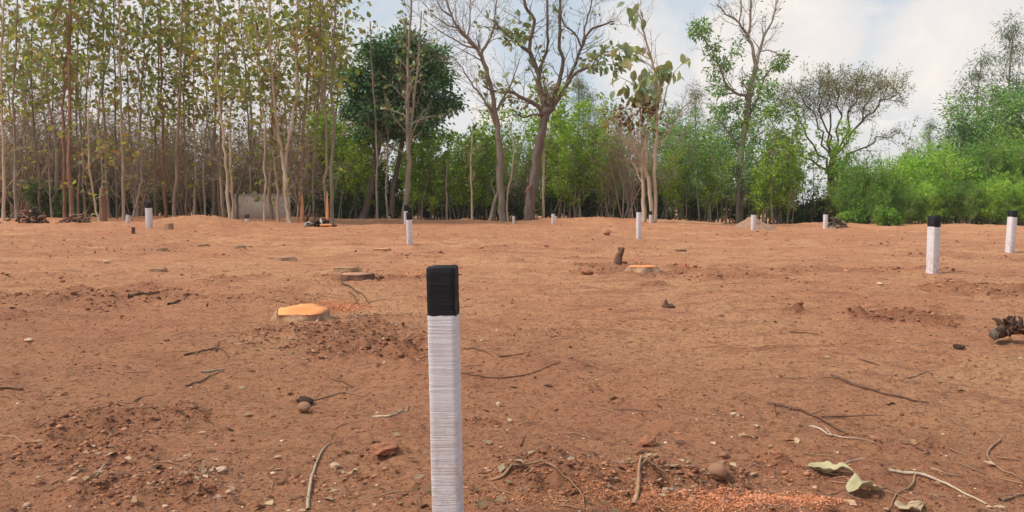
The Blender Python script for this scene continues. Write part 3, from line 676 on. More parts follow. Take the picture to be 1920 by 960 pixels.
# pale slim tree in front of it
d = 42.5; b = gpt(757, d); T = Tree(22)
limb(T, [(757, 417), (764, 350), (766, 280), (765, 200), (764, 130), (768, 60), (770, -30)], d, 11, 3, 0, SPX(2, .3, .45, abs=2.3), b, t0=.3, nc=26)
limb(T, [(764, 300), (772, 240), (778, 170), (786, 90), (790, 20)], d, 6, 2, 0, SPX(1, .3, .6), b, .5, t0=.2, nc=12)
thing_tree('slender_tree', T, b, 'grey', 'grey_teak', 'slim pale tree standing in front of the dense round tree, behind a post', 'tree', None, 'big', .3)
SL = [([(708, 416), (706, 360), (708, 300), (704, 220), (698, 140), (694, 40)], 44, 5, 'grey', 'teak', 5, 'thin grey sapling rising before the left side of the round dark tree'),
      ([(727, 417), (724, 340), (728, 260), (722, 180)], 44.5, 4, 'grey', 'teak', 4, 'thinner grey sapling between the leaning dark trunk and the slim pale tree'),
      ([(790, 416), (796, 360), (806, 320), (812, 280)], 45, 5, 'dark', 'lime', 3, 'dark thin stem right of the slim pale tree, under the round crown'),
      ([(885, 416), (884, 360), (883, 310), (886, 260)], 44, 4, 'pale', 'olive', 4, 'short straight pale stem midway between the round tree and the bare tree'),
      ([(838, 416), (836, 350), (840, 300)], 45, 4, 'grey', 'lime', 4, 'thin grey stem in the shrubs below the right edge of the round crown'),
      ([(918, 418), (926, 385), (935, 355), (942, 320), (948, 270)], 44, 8, 'grey', 'olive', 4, 'grey stem leaning right into the bare tree trunk'),
      ([(952, 416), (950, 380), (958, 330), (963, 285), (958, 230)], 44, 5, 'pale', 'olive', 4, 'thin pale curved stem just right of the bare tree trunk'),
      ([(1019, 416), (1019, 340), (1018, 270), (1021, 200), (1024, 160)], 43.5, 5, 'pale', 'olive', 6, 'straight thin pale pole just right of the thick dark forked trunk'),
      ([(1078, 414), (1077, 370), (1080, 320), (1074, 270)], 46, 5, 'grey', 'lime', 5, 'thin grey stem among the yellow green trees right of the forked tree'),
      ([(1448, 414), (1446, 360), (1452, 300), (1450, 250)], 46, 5, 'grey', 'olive', 5, 'thin grey stem between the tall sparse tree and the white sky gap'),
      ([(1478, 412), (1482, 350), (1478, 300), (1486, 250)], 47, 4, 'dark', 'lime', 6, 'thin dark stem at the left edge of the white sky gap')]
for i, (pp, d, w, bk, lf, nc, lab) in enumerate(SL):
    T = Tree(700 + i); b = gpt(pp[0][0], d)
    limb(T, pp, d, w, 2, 0, SPX(2, .22, .4, abs=1.2), b, t0=.35, nc=nc * 2)
    thing_tree('slender_tree', T, b, bk, lf, lab, 'tree', 'slender trees along the edge of the clearing', 'small', .4)

# the bare tree
d = 44; b = gpt(942, d); T = Tree(23); BS = SPX(0, .2, 1, abs=2.2, ang=(25, 55)); BS[1]['n'] = 6; BS[2]['n'] = 3
for q in BS:
    q.pop('leaf', None)
limb(T, [(942, 420), (940, 380), (937, 330), (938, 285), (932, 235), (926, 195), (920, 160)], d, 15, 8, 0, BS, b, sides=9, t0=.6, nc=5)
for pp, w0, w1, dz, nc in (([(920, 162), (912, 130), (902, 105), (895, 92), (876, 72), (860, 52), (846, 28), (836, -10)], 10, 3, -.6, 16),
        ([(902, 105), (915, 78), (924, 55), (928, 25), (936, -20)], 6, 2.5, .5, 12), ([(895, 92), (868, 84), (838, 66), (806, 44)], 4, 1.5, .4, 9),
        ([(932, 240), (918, 205), (902, 180), (884, 156), (868, 128), (846, 104)], 6, 1.5, -.5, 11), ([(860, 52), (838, 46), (812, 28), (792, 4)], 3, 1.3, -.4, 7),
        ([(876, 72), (882, 44), (880, 12), (888, -20)], 4, 1.5, .8, 8), ([(928, 210), (946, 180), (962, 150), (974, 110)], 5, 1.5, .4, 8), ([(846, 30), (826, 14), (816, -14)], 3, 1.3, .2, 4)):
    limb(T, pp, d, w0, w1, 0, BS, b, dz, 5, .15, nc)
thing_tree('bare_tree', T, b, 'grey', 'olive', 'leafless grey tree with fine twigs spreading left over the sky', 'tree')

# big forked tree
d = 43; b = gpt(992, d); T = Tree(24); FS = SPX(3, .33, .55, abs=1.5); FN = SPX(1, .3, .85, abs=1.6)
limb(T, [(992, 416), (994, 385), (1000, 350), (1005, 310), (1012, 262), (1020, 228), (1026, 205)], d, 22, 12, 0, None, b, sides=10)
T.tube([P(1012, 214, d) - b, P(1025, 208, d) - b, P(1040, 200, d) - b], [.15, .26, .13], 8)
for pp, w0, w1, dz, nc, S in (([(1024, 208), (1004, 195), (980, 184), (958, 172), (930, 172), (905, 160)], 9, 3, -.5, 11, FS),
        ([(1023, 205), (1012, 165), (1006, 132), (992, 98), (966, 78), (942, 56), (926, 36)], 11, 4, .3, 14, FS),
        ([(1008, 135), (1019, 112), (1026, 90), (1027, 45), (1024, -20)], 6, 4, .3, 8, FN), ([(992, 98), (999, 62), (1001, 36), (986, 12), (980, -20)], 7, 5, -.3, 9, FN),
        ([(1030, 202), (1046, 160), (1057, 118), (1050, 90), (1049, 40), (1050, -20)], 8, 5, .5, 9, FN), ([(1032, 208), (1050, 180), (1066, 154), (1080, 136), (1102, 127), (1130, 118)], 8, 4, -.2, 9, FS),
        ([(1062, 160), (1080, 118), (1090, 90), (1104, 60), (1130, 46), (1152, 40)], 7, 2.5, .5, 16, FN), ([(1090, 88), (1078, 62), (1058, 48), (1046, 20)], 4, 2, -.4, 9, FN), ([(1092, 80), (1098, 40), (1108, 10), (1110, -20)], 4, 2, .6, 9, FN),
        ([(1018, 220), (1000, 215), (980, 220), (960, 205)], 5, 2, .8, 6, FN), ([(1106, 127), (1124, 104), (1140, 96)], 3, 1.5, .1, 4, FS)):
    limb(T, pp, d, w0, w1, 0, S, b, dz, 6, .15, nc)
clumps(T, P(1136, 112, d) - b, (.85, .6, .55), 9, .4, 10, .42, .2, -1, None); clumps(T, P(968, 62, d) - b, (.9, .6, .6), 9, .4, 10, .34, .2, -1, None)
t = thing_tree('forked_tree', T, b, 'dark', 'grey_teak', 'tall dark tree forking into crooked limbs, sparse leaf clusters at the ends', 'tree', None, 'big', .3)
T = Tree(25); clumps(T, P(1024, 172, d) - b, (.35, .35, .5), 8, .35, 40, .3, .2, -1, None)
tag(obj('dry_leaf_clump', T.crown_mesh('clump', LEAF['dry'], 'narrow'), t), kind='stuff')
T = Tree(26); T.tube([P(986, 362, d - .33) - b, P(990, 353, d - .36) - b, P(996, 345, d - .33) - b], [.03, .085, .03], 7)
obj('cut_limb_scar', T.wood_mesh('scar', BARK['red']), t)

# teak with big separate leaves
d = 40.5; b = gpt(1222, d); T = Tree(27); PS = SPX(0, .2, 1, abs=1.6, ang=(20, 50)); [q.pop('leaf', None) for q in PS]
for pp, w0, w1, dz, nc in (([(1207, 417), (1207, 360), (1206, 300), (1203, 250)], 9, 4, .3, 8), ([(1223, 418), (1219, 362), (1211, 322), (1196, 290), (1172, 262)], 9, 3, -.2, 14),
        ([(1228, 416), (1228, 350), (1229, 280), (1232, 200), (1230, 150), (1222, 112), (1208, 62), (1202, 38), (1190, 10)], 8, 1.6, 0, 18), ([(1211, 322), (1212, 270), (1200, 215), (1196, 160)], 5, 2, .3, 10),
        ([(1230, 240), (1246, 190), (1256, 150), (1286, 108)], 3, 1.2, -.2, 3), ([(1222, 112), (1190, 95), (1172, 84)], 2.5, 1.2, .1, 2), ([(1196, 165), (1176, 150), (1152, 140)], 2, 1, -.1, 2),
        ([(1240, 270), (1262, 235), (1282, 200), (1304, 180)], 3, 1.2, .3, 7)):
    limb(T, pp, d, w0, w1, 0, PS if nc > 3 else None, b, dz, 6, .35, nc)
t = thing_tree('teak_tree', T, b, 'pale', 'grey_teak', 'pale multi stemmed teak with big separate leaves against the sky', 'tree')
T = Tree(28); clumps(T, P(1192, 208, d) - b, (1.3, .8, .45), 13, .4, 12, .34, .3, -1, None); clumps(T, P(1196, 235, d) - b, (1.6, .8, .6), 12, .45, 9, .25, .3, -1, None)
obj('withered_leaves', T.crown_mesh('withered', leaf_mat('orange_brown_leaf', [(.26, .15, .06), (.30, .20, .08), (.20, .13, .07)], .35), 'small'), t)
tv, tf = LT['big']
LM = []
for i in range(3):
    r = np.random.default_rng(i + 3); v = tv.copy(); v[:, 1] *= 1.15; v[:, 2] -= .28 * v[:, 0] ** 2 + r.uniform(-.04, .04, len(v))
    LM.append(new_mesh('teak_leaf', v, tf, [LEAF['grey_teak']]))
r_ = random.Random(11)
def leafat(px, py, parent, base, dd, size=None, down=None):
    o = obj('leaf', LM[r_.randrange(3)], parent, P(px, py, dd) - base)
    a = r_.uniform(0, 6.28); o.rotation_euler = (r_.uniform(-.9, .9), r_.uniform(.1, 1.3) if down is None else down, a)
    s = size or r_.uniform(.42, .62); o.scale = (s, s, s)
CL = [(1192, 160, 26, 34, 34), (1232, 132, 22, 26, 22), (1188, 100, 20, 18, 12), (1218, 175, 30, 18, 16), (1256, 130, 14, 20, 9), (1170, 85, 18, 16, 8)]
for cx, cy, rx, ry, n in CL:
    for k in range(n): leafat(cx + r_.gauss(0, rx * .55), cy + r_.gauss(0, ry * .55), t, b, d + r_.uniform(-.5, .5))
for cx, cy in ((1150, 143), (1163, 148), (1288, 106), (1278, 100), (1292, 112), (1262, 138), (1274, 132), (1252, 118), (1180, 22), (1190, 10), (1196, 26), (1184, 32), (1176, 14), (1198, 6), (1190, 34), (1206, 34), (1172, 4), (1200, 18), (1178, 30)):
    leafat(cx, cy, t, b, d + r_.uniform(-.3, .3))

# tall sparse tree right of centre
d = 49; b = gpt(1388, d); T = Tree(29); HS = SPX(2, .22, .5, abs=1.9); HN = SPX(1, .2, .85, abs=1.7, ang=(22, 50))
limb(T, [(1387, 415), (1387, 350), (1389, 290), (1396, 240), (1403, 200), (1406, 170), (1418, 128)], d, 15, 8, 0, HS, b, sides=8, t0=.45, nc=14)
for pp, w0, w1, dz, nc, S in (([(1418, 128), (1411, 92), (1401, 66), (1385, 44), (1362, 26), (1344, 8)], 7, 2, .3, 16, HN), ([(1401, 66), (1408, 36), (1406, -10)], 5, 3, -.3, 9, HN),
        ([(1418, 128), (1424, 95), (1436, 60), (1450, 30), (1456, -10)], 6, 2, .4, 15, HN), ([(1425, 96), (1444, 94), (1462, 106)], 3, 1.5, -.3, 4, HS), ([(1405, 180), (1384, 176), (1362, 160), (1352, 128), (1334, 92), (1312, 62)], 6, 2, -.4, 16, HS),
        ([(1403, 220), (1422, 180), (1432, 150), (1452, 120)], 5, 2, .5, 10, HS), ([(1390, 290), (1410, 262), (1440, 240)], 4, 1.5, .3, 6, HS), ([(1390, 280), (1368, 250), (1344, 220)], 4, 1.5, -.2, 6, HS), ([(1385, 44), (1390, 14), (1386, -20)], 3, 2, .3, 6, HN)):
    limb(T, pp, d, w0, w1, 0, S, b, dz, 5, .2, nc)
for cx, cy, rx, ry, n in ((1314, 55, 24, 18, 12), (1330, 92, 14, 14, 5), (1461, 112, 12, 16, 7), (1380, 90, 16, 12, 4), (1355, 125, 22, 16, 8), (1345, 165, 26, 18, 9), (1425, 155, 30, 16, 10), (1362, 200, 30, 22, 12), (1410, 190, 28, 22, 9), (1440, 200, 24, 20, 6)):
    s = d / F; clumps(T, P(cx, cy, d) - b, (rx * s, rx * s, ry * s), n, .42, 42, .21, .3, -1, None)
thing_tree('tall_tree', T, b, 'grey', 'bluegreen', 'tall sparse tree with fine bare top and green leaf tufts, right of centre', 'tree')

# flat topped feathery tree
d = 52; b = gpt(1562, d); T = Tree(30); AS = [dict(ang=(20, 50), abs=1.7, taper=.2, rr=.45, end=.3, rmin=.014), dict(seg=4, wig=.14, up=.03, n=5, t0=.2, ang=(20, 50), len=.55, rr=.55, rmin=.011, leaf=(5, .24, 0, .14, .2)), dict(seg=3, wig=.2, up=0, rmin=.009, leaf=(6, .22, 0, .14, .1))]
limb(T, [(1563, 412), (1561, 375), (1557, 340), (1560, 305), (1566, 282)], d, 15, 11, 0, None, b, sides=8)
for pp, dz, nc in (([(1558, 335), (1535, 290), (1505, 240), (1478, 205), (1452, 190)], -.5, 12), ([(1560, 300), (1540, 255), (1515, 205), (1490, 170)], .8, 12), ([(1562, 290), (1548, 240), (1535, 190), (1528, 152)], -.8, 12),
        ([(1566, 285), (1570, 230), (1572, 180), (1570, 145)], 1.2, 12), ([(1566, 285), (1590, 240), (1604, 190), (1612, 148)], -1, 13), ([(1567, 290), (1600, 245), (1630, 195), (1652, 155)], .6, 14), ([(1600, 245), (1640, 205), (1668, 180), (1682, 172)], .4, 10),
        ([(1563, 315), (1605, 280), (1640, 262), (1668, 258)], -.3, 7), ([(1560, 330), (1520, 300), (1490, 282), (1462, 270)], .5, 6), ([(1562, 290), (1556, 220), (1548, 160)], 1.5, 9)):
    limb(T, pp, d, 4.5, 1.5, 0, AS, b, dz, 5, .4 if nc > 7 else .3, int(nc * 1.4), jit=.35)
for cx, cy, rx, ry, n in ((1490, 178, 34, 22, 16), (1545, 165, 36, 22, 20), (1605, 160, 38, 24, 24), (1650, 165, 28, 24, 15), (1570, 195, 70, 16, 16)):
    s = d / F; clumps(T, P(cx, cy, d) - b, (rx * s, rx * s, ry * s), int(n * 1.3), .6, 46, .2, .2, -1, None)
thing_tree('thorn_tree', T, b, 'dark', 'feather', 'flat topped feathery grey olive thorn tree behind the smaller right posts', 'tree', None, 'narrow')

# bright green bushes on the right
BB = [dict(seg=6, wig=.10, up=.05, n=(10, 12), t0=.02, ang=(20, 48), len=.42, rr=.5, sides=4, rmin=.012, leaf=(14, .2, .0, .13, .3)),
      dict(seg=4, wig=.14, up=.06, n=4, t0=.1, ang=(20, 50), len=.5, rr=.6, rmin=.01, leaf=(13, .2, .0, .12, .1)),
      dict(seg=3, wig=.2, up=.05, rmin=.008, leaf=(13, .2, .0, .1, .05))]
LB = ['bright green willowy bush at the left end of the right hand hedge', 'rounded bright green bush, second from the left in the right hand hedge', 'wide light green bush straight behind the largest far post',
      'taller light green bush between the two right hand posts', 'tall bright bush behind the leaning far right post', 'bright green bush at the very right edge of the hedge']
bs = []
for i, (px, d, H, sp) in enumerate(((1632, 45, 3.3, .55), (1696, 46, 4.0, .55), (1762, 45, 3.7, .6), (1830, 46, 3.9, .5), (1888, 45, 5.0, .5), (1960, 46, 5.4, .5))):
    if i < 4: t = mk(500 + i, H, 18, BB, 1, .2, 'grey', ('bush', 'bush_deep')[i % 3 == 0], 'leafy_bush', LB[i], 'bush', 'bright green bushes along the right edge', px, d, sp, 'narrow', .1); bs.append(t)
    else: copy_tree(bs[3 - (i % 2)], gpt(px, d), i * 1.3, H / 4.4, LB[i], 'bright green bushes along the right edge')
for i, (px, d, s) in enumerate(((1602, 48, .65), (1664, 49, .75), (1730, 49.5, .8), (1798, 49, .8), (1860, 50, 1.1), (1930, 50, 1.2), (1990, 47, 1.1), (1600, 45, .5), (1780, 43.6, .62), (1850, 43.4, .62), (1905, 43.3, .6), (1640, 43.8, .5), (1705, 43.5, .5), (1740, 43.4, .55), (1950, 43, .65), (1815, 43.2, .5), (1880, 43, .45))):
    copy_tree(bs[i % 4], gpt(px, d), i * 2.1, s, uniq('bright green filler bush', px), 'filling bushes of the right hand hedge')
for i, (px, d, s, lab) in enumerate(((1668, 42, .75, 'low pale green leafy shrub at the soil edge below the hedge'), (1600, 44, .6, 'tiny green shrub beside the rubble right of the small post'))):
    mk(540 + i, 1.1 * s, 10, BU, .8, .16, 'grey', 'bush_deep', 'leafy_bush', lab, 'bush', None, px, d, .9)

# middle layer: yellow green and blue green small trees
MS = [dict(seg=6, wig=.09, up=.05, n=(9, 11), t0=.22, ang=(28, 62), len=.30, rr=.45, sides=5, rmin=.012),
      dict(seg=4, wig=.16, up=.05, n=5, t0=.15, ang=(25, 60), len=.5, rr=.55, rmin=.01, leaf=(8, .2, .2, .13, .3)),
      dict(seg=3, wig=.22, up=.03, rmin=.008, leaf=(9, .2, .2, .11, .1))]
def small_tree(seed, H, stems, bark, leaf, name, label, cat, group, px, d, leafn=1, size=.2, spread=.25, kind='small', S=MS):
    return mk(seed, H, stems, S, leafn, size, bark, leaf, name, label, cat, group, px, d, spread, kind, .4)
GY = 'yellow green small trees at the wood edge'; GBG = 'blue green slender trees behind the clearing'; GR = 'bare rosy twigged bushes'
y0 = small_tree(600, 5.6, 4, 'grey', 'lime', 'small_tree', 'brightest yellow green tree, just right of the dark forked trunk', 'tree', GY, 1062, 48, 1.3)
y0.scale = (1.3,) * 3
y1 = small_tree(601, 4.2, 4, 'dark', 'lime', 'small_tree', 'yellow green tree directly under the right half of the round dark crown', 'tree', GY, 822, 49, 1.2)
y1.scale = (1.35,) * 3
copy_tree(y0, gpt(1108, 50), 2, 1.15, 'yellow green tree behind and right of the brightest one', GY)
copy_tree(y1, gpt(655, 48), 1, 1.45, 'yellow green tree at the left foot of the round dark crown', GY)
copy_tree(y1, gpt(905, 49.5), 2, 1.25, 'yellow green tree just left of the bare tree trunk', GY)
for px, d, s, k in ((860, 52, .8, 1), (960, 51, .95, 0), (1020, 53, .95, 0), (780, 52, .8, 0), (700, 54, .8, 1), (1140, 52, .8, 1), (1440, 50, .95, 0), (1590, 50, .8, 0)):
    copy_tree((y0, y1)[k], gpt(px, d), px * .7, s * 1.2, uniq('smaller yellow green tree', px), GY)
g0 = small_tree(610, 6.4, 3, 'grey', 'bluegreen', 'small_tree', uniq('slender blue green tree', 1290), 'tree', GBG, 1290, 49, .85, .2, .15)
g1 = small_tree(611, 5.4, 4, 'grey', 'bluegreen', 'small_tree', uniq('slender blue green tree', 1335), 'tree', GBG, 1335, 50, .85, .2, .2)
for px, d, s, k in ((1250, 51, 1, 0), (1272, 47, .8, 1), (1310, 52, 1, 1), (1355, 47, .85, 0), (1372, 52, 1.05, 0), (1320, 46, .7, 0), (1245, 54, 1.1, 1)):
    copy_tree((g0, g1)[k], gpt(px, d), px * .9, s * 1.15, uniq('slender blue green tree', px), GBG)
for px, d, s, k in ((1412, 48, .95, 1), (1430, 52, 1.05, 0), (1462, 54, .9, 1)):
    copy_tree((g0, g1)[k], gpt(px, d), px * .9, s * 1.1, uniq('slender blue green tree', px), GBG)
for px, d, s, k in ((985, 54, .8, 1), (935, 55, .8, 0), (1180, 54, .9, 1), (1160, 52, .7, 0), (1040, 56, .9, 0), (880, 56, .85, 1)):
    copy_tree((g0, g1)[k], gpt(px, d), px * .9, s * 1.2, uniq('half hidden blue green tree', px), GBG)
for px in range(1240, 1490, 11):
    x_ = px + rr_.uniform(-5, 5)
    T = Tree(px); grow(T, (0, 0, -.1), (T.r.gauss(0, .06), 0, 1), T.r.uniform(2.5, 4.5), .028, 0, [dict(seg=6, wig=.05, up=.05, n=5, t0=.45, ang=(20, 50), len=.2, rr=.5, sides=4), dict(seg=3, wig=.2, leaf=(5, .18, .2, .12, .2))])
    if px == 1240 or True: thing_tree('thin_sapling', T, gpt(x_, 46 + T.r.random() * 3), 'grey', 'bluegreen', uniq('thin pale sapling in the reedy thicket', x_), 'sapling', 'thin sapling stems in the reedy thicket')
for px, d, sc_ in ((1482, 50, .62), (1496, 51, .5), (1510, 50, .58), (1524, 52, .5), (1538, 50.5, .62), (1552, 51, .7)):
    copy_tree(uv_[int(px) % 3], gpt(px, d), px * .3, sc_, uniq('low dark green bush closing the gap', px), GU)
for px, d, sc_ in ((785, 46, .55), (812, 45.5, .62), (842, 46, .6), (868, 45.5, .55), (896, 46, .62), (925, 46, .5), (1050, 46, .62), (1085, 46, .7), (1128, 46, .55), (1250, 46, .5), (1330, 46, .5), (1430, 46.5, .6), (668, 46, .6), (640, 46, .7), (1462, 47, .6)):
    copy_tree((y0, y1)[int(d * 2) % 2], gpt(px, d), px * .41, sc_ * 1.3, uniq('low airy yellow green shrub', px), GY)
for px, d, H, lf, lab in ((1512, 50, 4.6, 'lime', 'airy sparse green tree standing before the white sky gap'), (1700, 60, 7.2, 'euc', 'airy dark tree left of the thin sparse ones, right of the feathery tree'), (1742, 61, 7.0, 'euc', 'airy dark tree rising over the middle of the bright hedge'), (1536, 49, 2.6, 'olive', 'low airy shrub in the white sky gap')):
    small_tree(660 + px % 50, H, 3, 'dark', lf, 'small_tree', lab, 'tree', None, px, d, .33, .22, .3)
# bare rosy bushes
RS = [dict(q) for q in TW]; RS[1]['bare'] = .9; RS[2]['bare'] = .9; RS[2] = dict(RS[2], n=3, t0=.2, ang=(20, 50), len=.7, rmin=.009); RS.append(dict(seg=3, wig=.2, up=.03))
r0 = small_tree(620, 6.4, 9, 'rosy', 'dry', 'dry_bush', 'large bare rosy brown bush around the foot of the multi stemmed teak', 'bush', GR, 1180, 44.5, .3, .16, .55, 'small', RS)
for px, d, s, lab in ((1215, 46, .95, 'bare rosy bush behind the right side of the multi stemmed teak'), (1140, 46, .72, 'bare rosy bush left of the multi stemmed teak, above dark undergrowth'), (910, 47, .6, 'bare twiggy bush left of the bare tree trunk'),
        (975, 48, .75, 'bare twiggy bush between the bare tree and the forked tree'), (640, 47, .75, 'bare brown bush left of the leaning dark trunk'), (600, 48, .85, 'bare brown bush behind the split pair of trunks'), (870, 47, .7, 'bare twiggy bush below right of the round dark tree')):
    copy_tree(r0, gpt(px, d), px * .3, s, lab, GR)

# sparse pale foliage trees seen through the gaps, taller trees behind
ES = [dict(seg=8, wig=.05, up=.05, n=(15, 17), t0=.3, ang=(30, 58), len=.2, taper=.55, rr=.4, sides=5, rmin=.016),
      dict(seg=4, wig=.16, up=.05, n=5, t0=.2, ang=(25, 60), len=.5, rr=.55, rmin=.013, leaf=(9, .26, .5, .16, .3)),
      dict(seg=3, wig=.22, up=0, rmin=.011, leaf=(9, .26, .6, .14, .1))]
GE = 'tall dark eucalypts beyond the wood'
def eucalypt(seed, H, prof, label, px, d):
    T = Tree(seed); g = T.np
    T.tube(curve([(0, 0, -.2), (.2, 0, H * .35), (-.1, .1, H * .7), (.1, 0, H * .97)], 4), np.linspace(.2, .03, 13), 6)
    for (h, w, n) in prof:
        for k in range(n):
            a = g.uniform(0, 6.28); c = np.array((math.cos(a) * w * g.uniform(.3, 1), math.sin(a) * w * g.uniform(.3, 1), H * h + g.normal(0, .35)))
            clumps(T, c, (.3, .3, .3), 1, .75, 75, .27, .5, -1, (0, 0, H * h - w * .8), .04, .7)
    return thing_tree('eucalyptus_tree', T, gpt(px, d), 'grey', 'euc', label, 'tree', GE, 'narrow', .2)
e0 = eucalypt(630, 17.2, [(.98, .35, 4), (.93, .6, 6), (.87, .8, 6), (.8, .8, 6), (.74, 1.1, 7), (.66, 1.5, 7), (.58, 1.8, 8), (.5, 1.9, 7), (.4, 1.9, 6)], 'tallest dark eucalyptus at the right, its pointed top alone against the sky', 1886, 70)
e1 = eucalypt(631, 13.6, [(.98, .4, 4), (.92, .9, 7), (.85, 1.2, 8), (.76, 1.6, 9), (.66, 1.8, 9), (.55, 1.9, 8), (.44, 1.8, 7)], 'shorter dark eucalyptus left of the tallest one at the right', 1828, 68)
for px, d, s, k, lab in ((1790, 70, .72, 1, 'low dark eucalyptus at the left shoulder of the right hand trees'), (1083, 74, .62, 0, 'far dark eucalyptus showing right of the forked tree'), (1125, 76, .58, 1, 'far dark eucalyptus left of the big leaved teak'), (1262, 74, .62, 1, 'far dark eucalyptus just right of the big leaved teak'),
        (1300, 76, .6, 0, 'far dark eucalyptus left of the tall sparse tree'), (1160, 78, .62, 1, 'far dark eucalyptus behind the left side of the big leaved teak'), (1225, 78, .66, 0, 'far dark eucalyptus straight behind the big leaved teak'), (1345, 78, .6, 1, 'far dark eucalyptus behind the left limb of the tall sparse tree'), (1104, 80, .6, 0, 'farthest pointed dark eucalyptus between forked tree and big leaved teak'),
        (1700, 76, .48, 1, 'thin sparse dark tree right of the feathery tree'), (1738, 74, .52, 0, 'thin sparse dark tree midway between feathery tree and right hand trees'), (1480, 76, .5, 1, 'far dark tree behind the left side of the feathery tree')):
    copy_tree((e0, e1)[k], gpt(px, d), px * .37, s * (1.2 if px < 1400 else 1), lab, GE)
for i, (px, cy, rx, ry, d, n, lf, lab) in enumerate(((1880, 225, 74, 66, 58, 66, 'bluegreen', 'broad deep green tree crown rising over the bright bushes at the right edge'), (1815, 266, 38, 36, 57, 30, 'mango', 'lower deep green crown left of the broad one, above the bright bushes'), (1950, 215, 70, 76, 60, 50, 'mango', 'deep green crown cut by the right edge of the photograph'))):
    T = Tree(640 + i); b = gpt(px, d); s = d / F; c = P(px, cy, d) - b
    T.tube([(0, 0, -.2), (.2, 0, c[2] * .4), (0, 0, c[2] * .7)], [.2, .15, .12], 6)
    clumps(T, c, (rx * s, rx * s, ry * s), int(n * .8), .85, 110, .26, .5, -.8, (0, 0, c[2] * .55), .06, .4, 0, .38)
    thing_tree('broadleaf_tree', T, b, 'dark', lf, lab, 'tree')
# wood behind, filling low between the trunks
GW = 'trees deep in the wood behind'
w0 = small_tree(650, 6.5, 4, 'dark', 'olive', 'small_tree', uniq('olive tree deep behind', 200), 'tree', GW, 200, 64, .9, .26, .3)
w1 = small_tree(651, 6.0, 4, 'grey', 'bluegreen', 'small_tree', uniq('blue green tree deep behind', 600), 'tree', GW, 600, 64, .9, .26, .3)
for px in list(range(-60, 560, 80)) + list(range(600, 1470, 40)) + [1600, 1640, 1690, 1740, 1790, 1850, 1910, 1960]:
    d = rr_.uniform(60, 74); copy_tree((w0, w1)[rr_.random() < .5], gpt(px + rr_.uniform(-12, 12), d), rr_.uniform(0, 6), rr_.uniform(.55, .85) if px < 1500 else .6, uniq('olive tree deep behind', px), GW)
r = np.random.default_rng(77); n = 34000
px = r.uniform(-200, 2120, n); k = ~((px > 1488) & (px < 1562)); px = px[k]; d = r.uniform(72, 82, len(px))
x = (px - 960) / F * d; hmax = (1.6 + 1.8 * np.clip(fbm(x, x * 0, 5, 3, 88) + .5, 0, 1)) * np.where(px > 1560, .8, 1)
z = gz(x, d) + hmax * r.random(len(px)) ** .8
pos = np.stack([x, d, z], -1); ax = r.normal(0, 1, (len(px), 3))
sz = r.uniform(.3, .6, len(px)); L_ = px < 700 + r.normal(0, 60, len(px))
tag(obj('far_thicket', leaves_mesh('far_thicket', pos[~L_], ax[~L_], sz[~L_], LEAF['olive'], 'small', 5)), 'dark green low thicket closing the wood far behind the trunks', 'thicket', None, 'stuff')
tag(obj('far_thicket', leaves_mesh('far_thicket', pos[L_], ax[L_], sz[L_], LEAF['dry'], 'small', 6)), 'brown dry low thicket closing the left grove far behind the trunks', 'thicket', None, 'stuff')

# ------------------------------------------------------------------ plaster wall behind the trunks
def box(x0, x1, y0, y1, z0, z1, mat, name):
    v = [(x, y, z) for z in (z0, z1) for x, y in ((x0, y0), (x1, y0), (x1, y1), (x0, y1))]
    return new_mesh(name, v, [(3, 2, 1, 0), (4, 5, 6, 7), (0, 1, 5, 4), (1, 2, 6, 5), (2, 3, 7, 6), (3, 0, 4, 7)], [mat])
d = 43.4; b = gpt(490, d); W = 53 * d / F; top = P(490, 364, d)[2] - b[2]
t = empty('plaster_wall', b); tag(t, 'low grey beige plastered wall standing behind the grove trunks', 'wall')
obj('wall_panel', box(-W, W, 0, .2, -.3, top - .07, PLASTER, 'wall_panel'), t); obj('coping', box(-W - .03, W + .03, -.03, .23, top - .07, top, CONC, 'coping'), t)

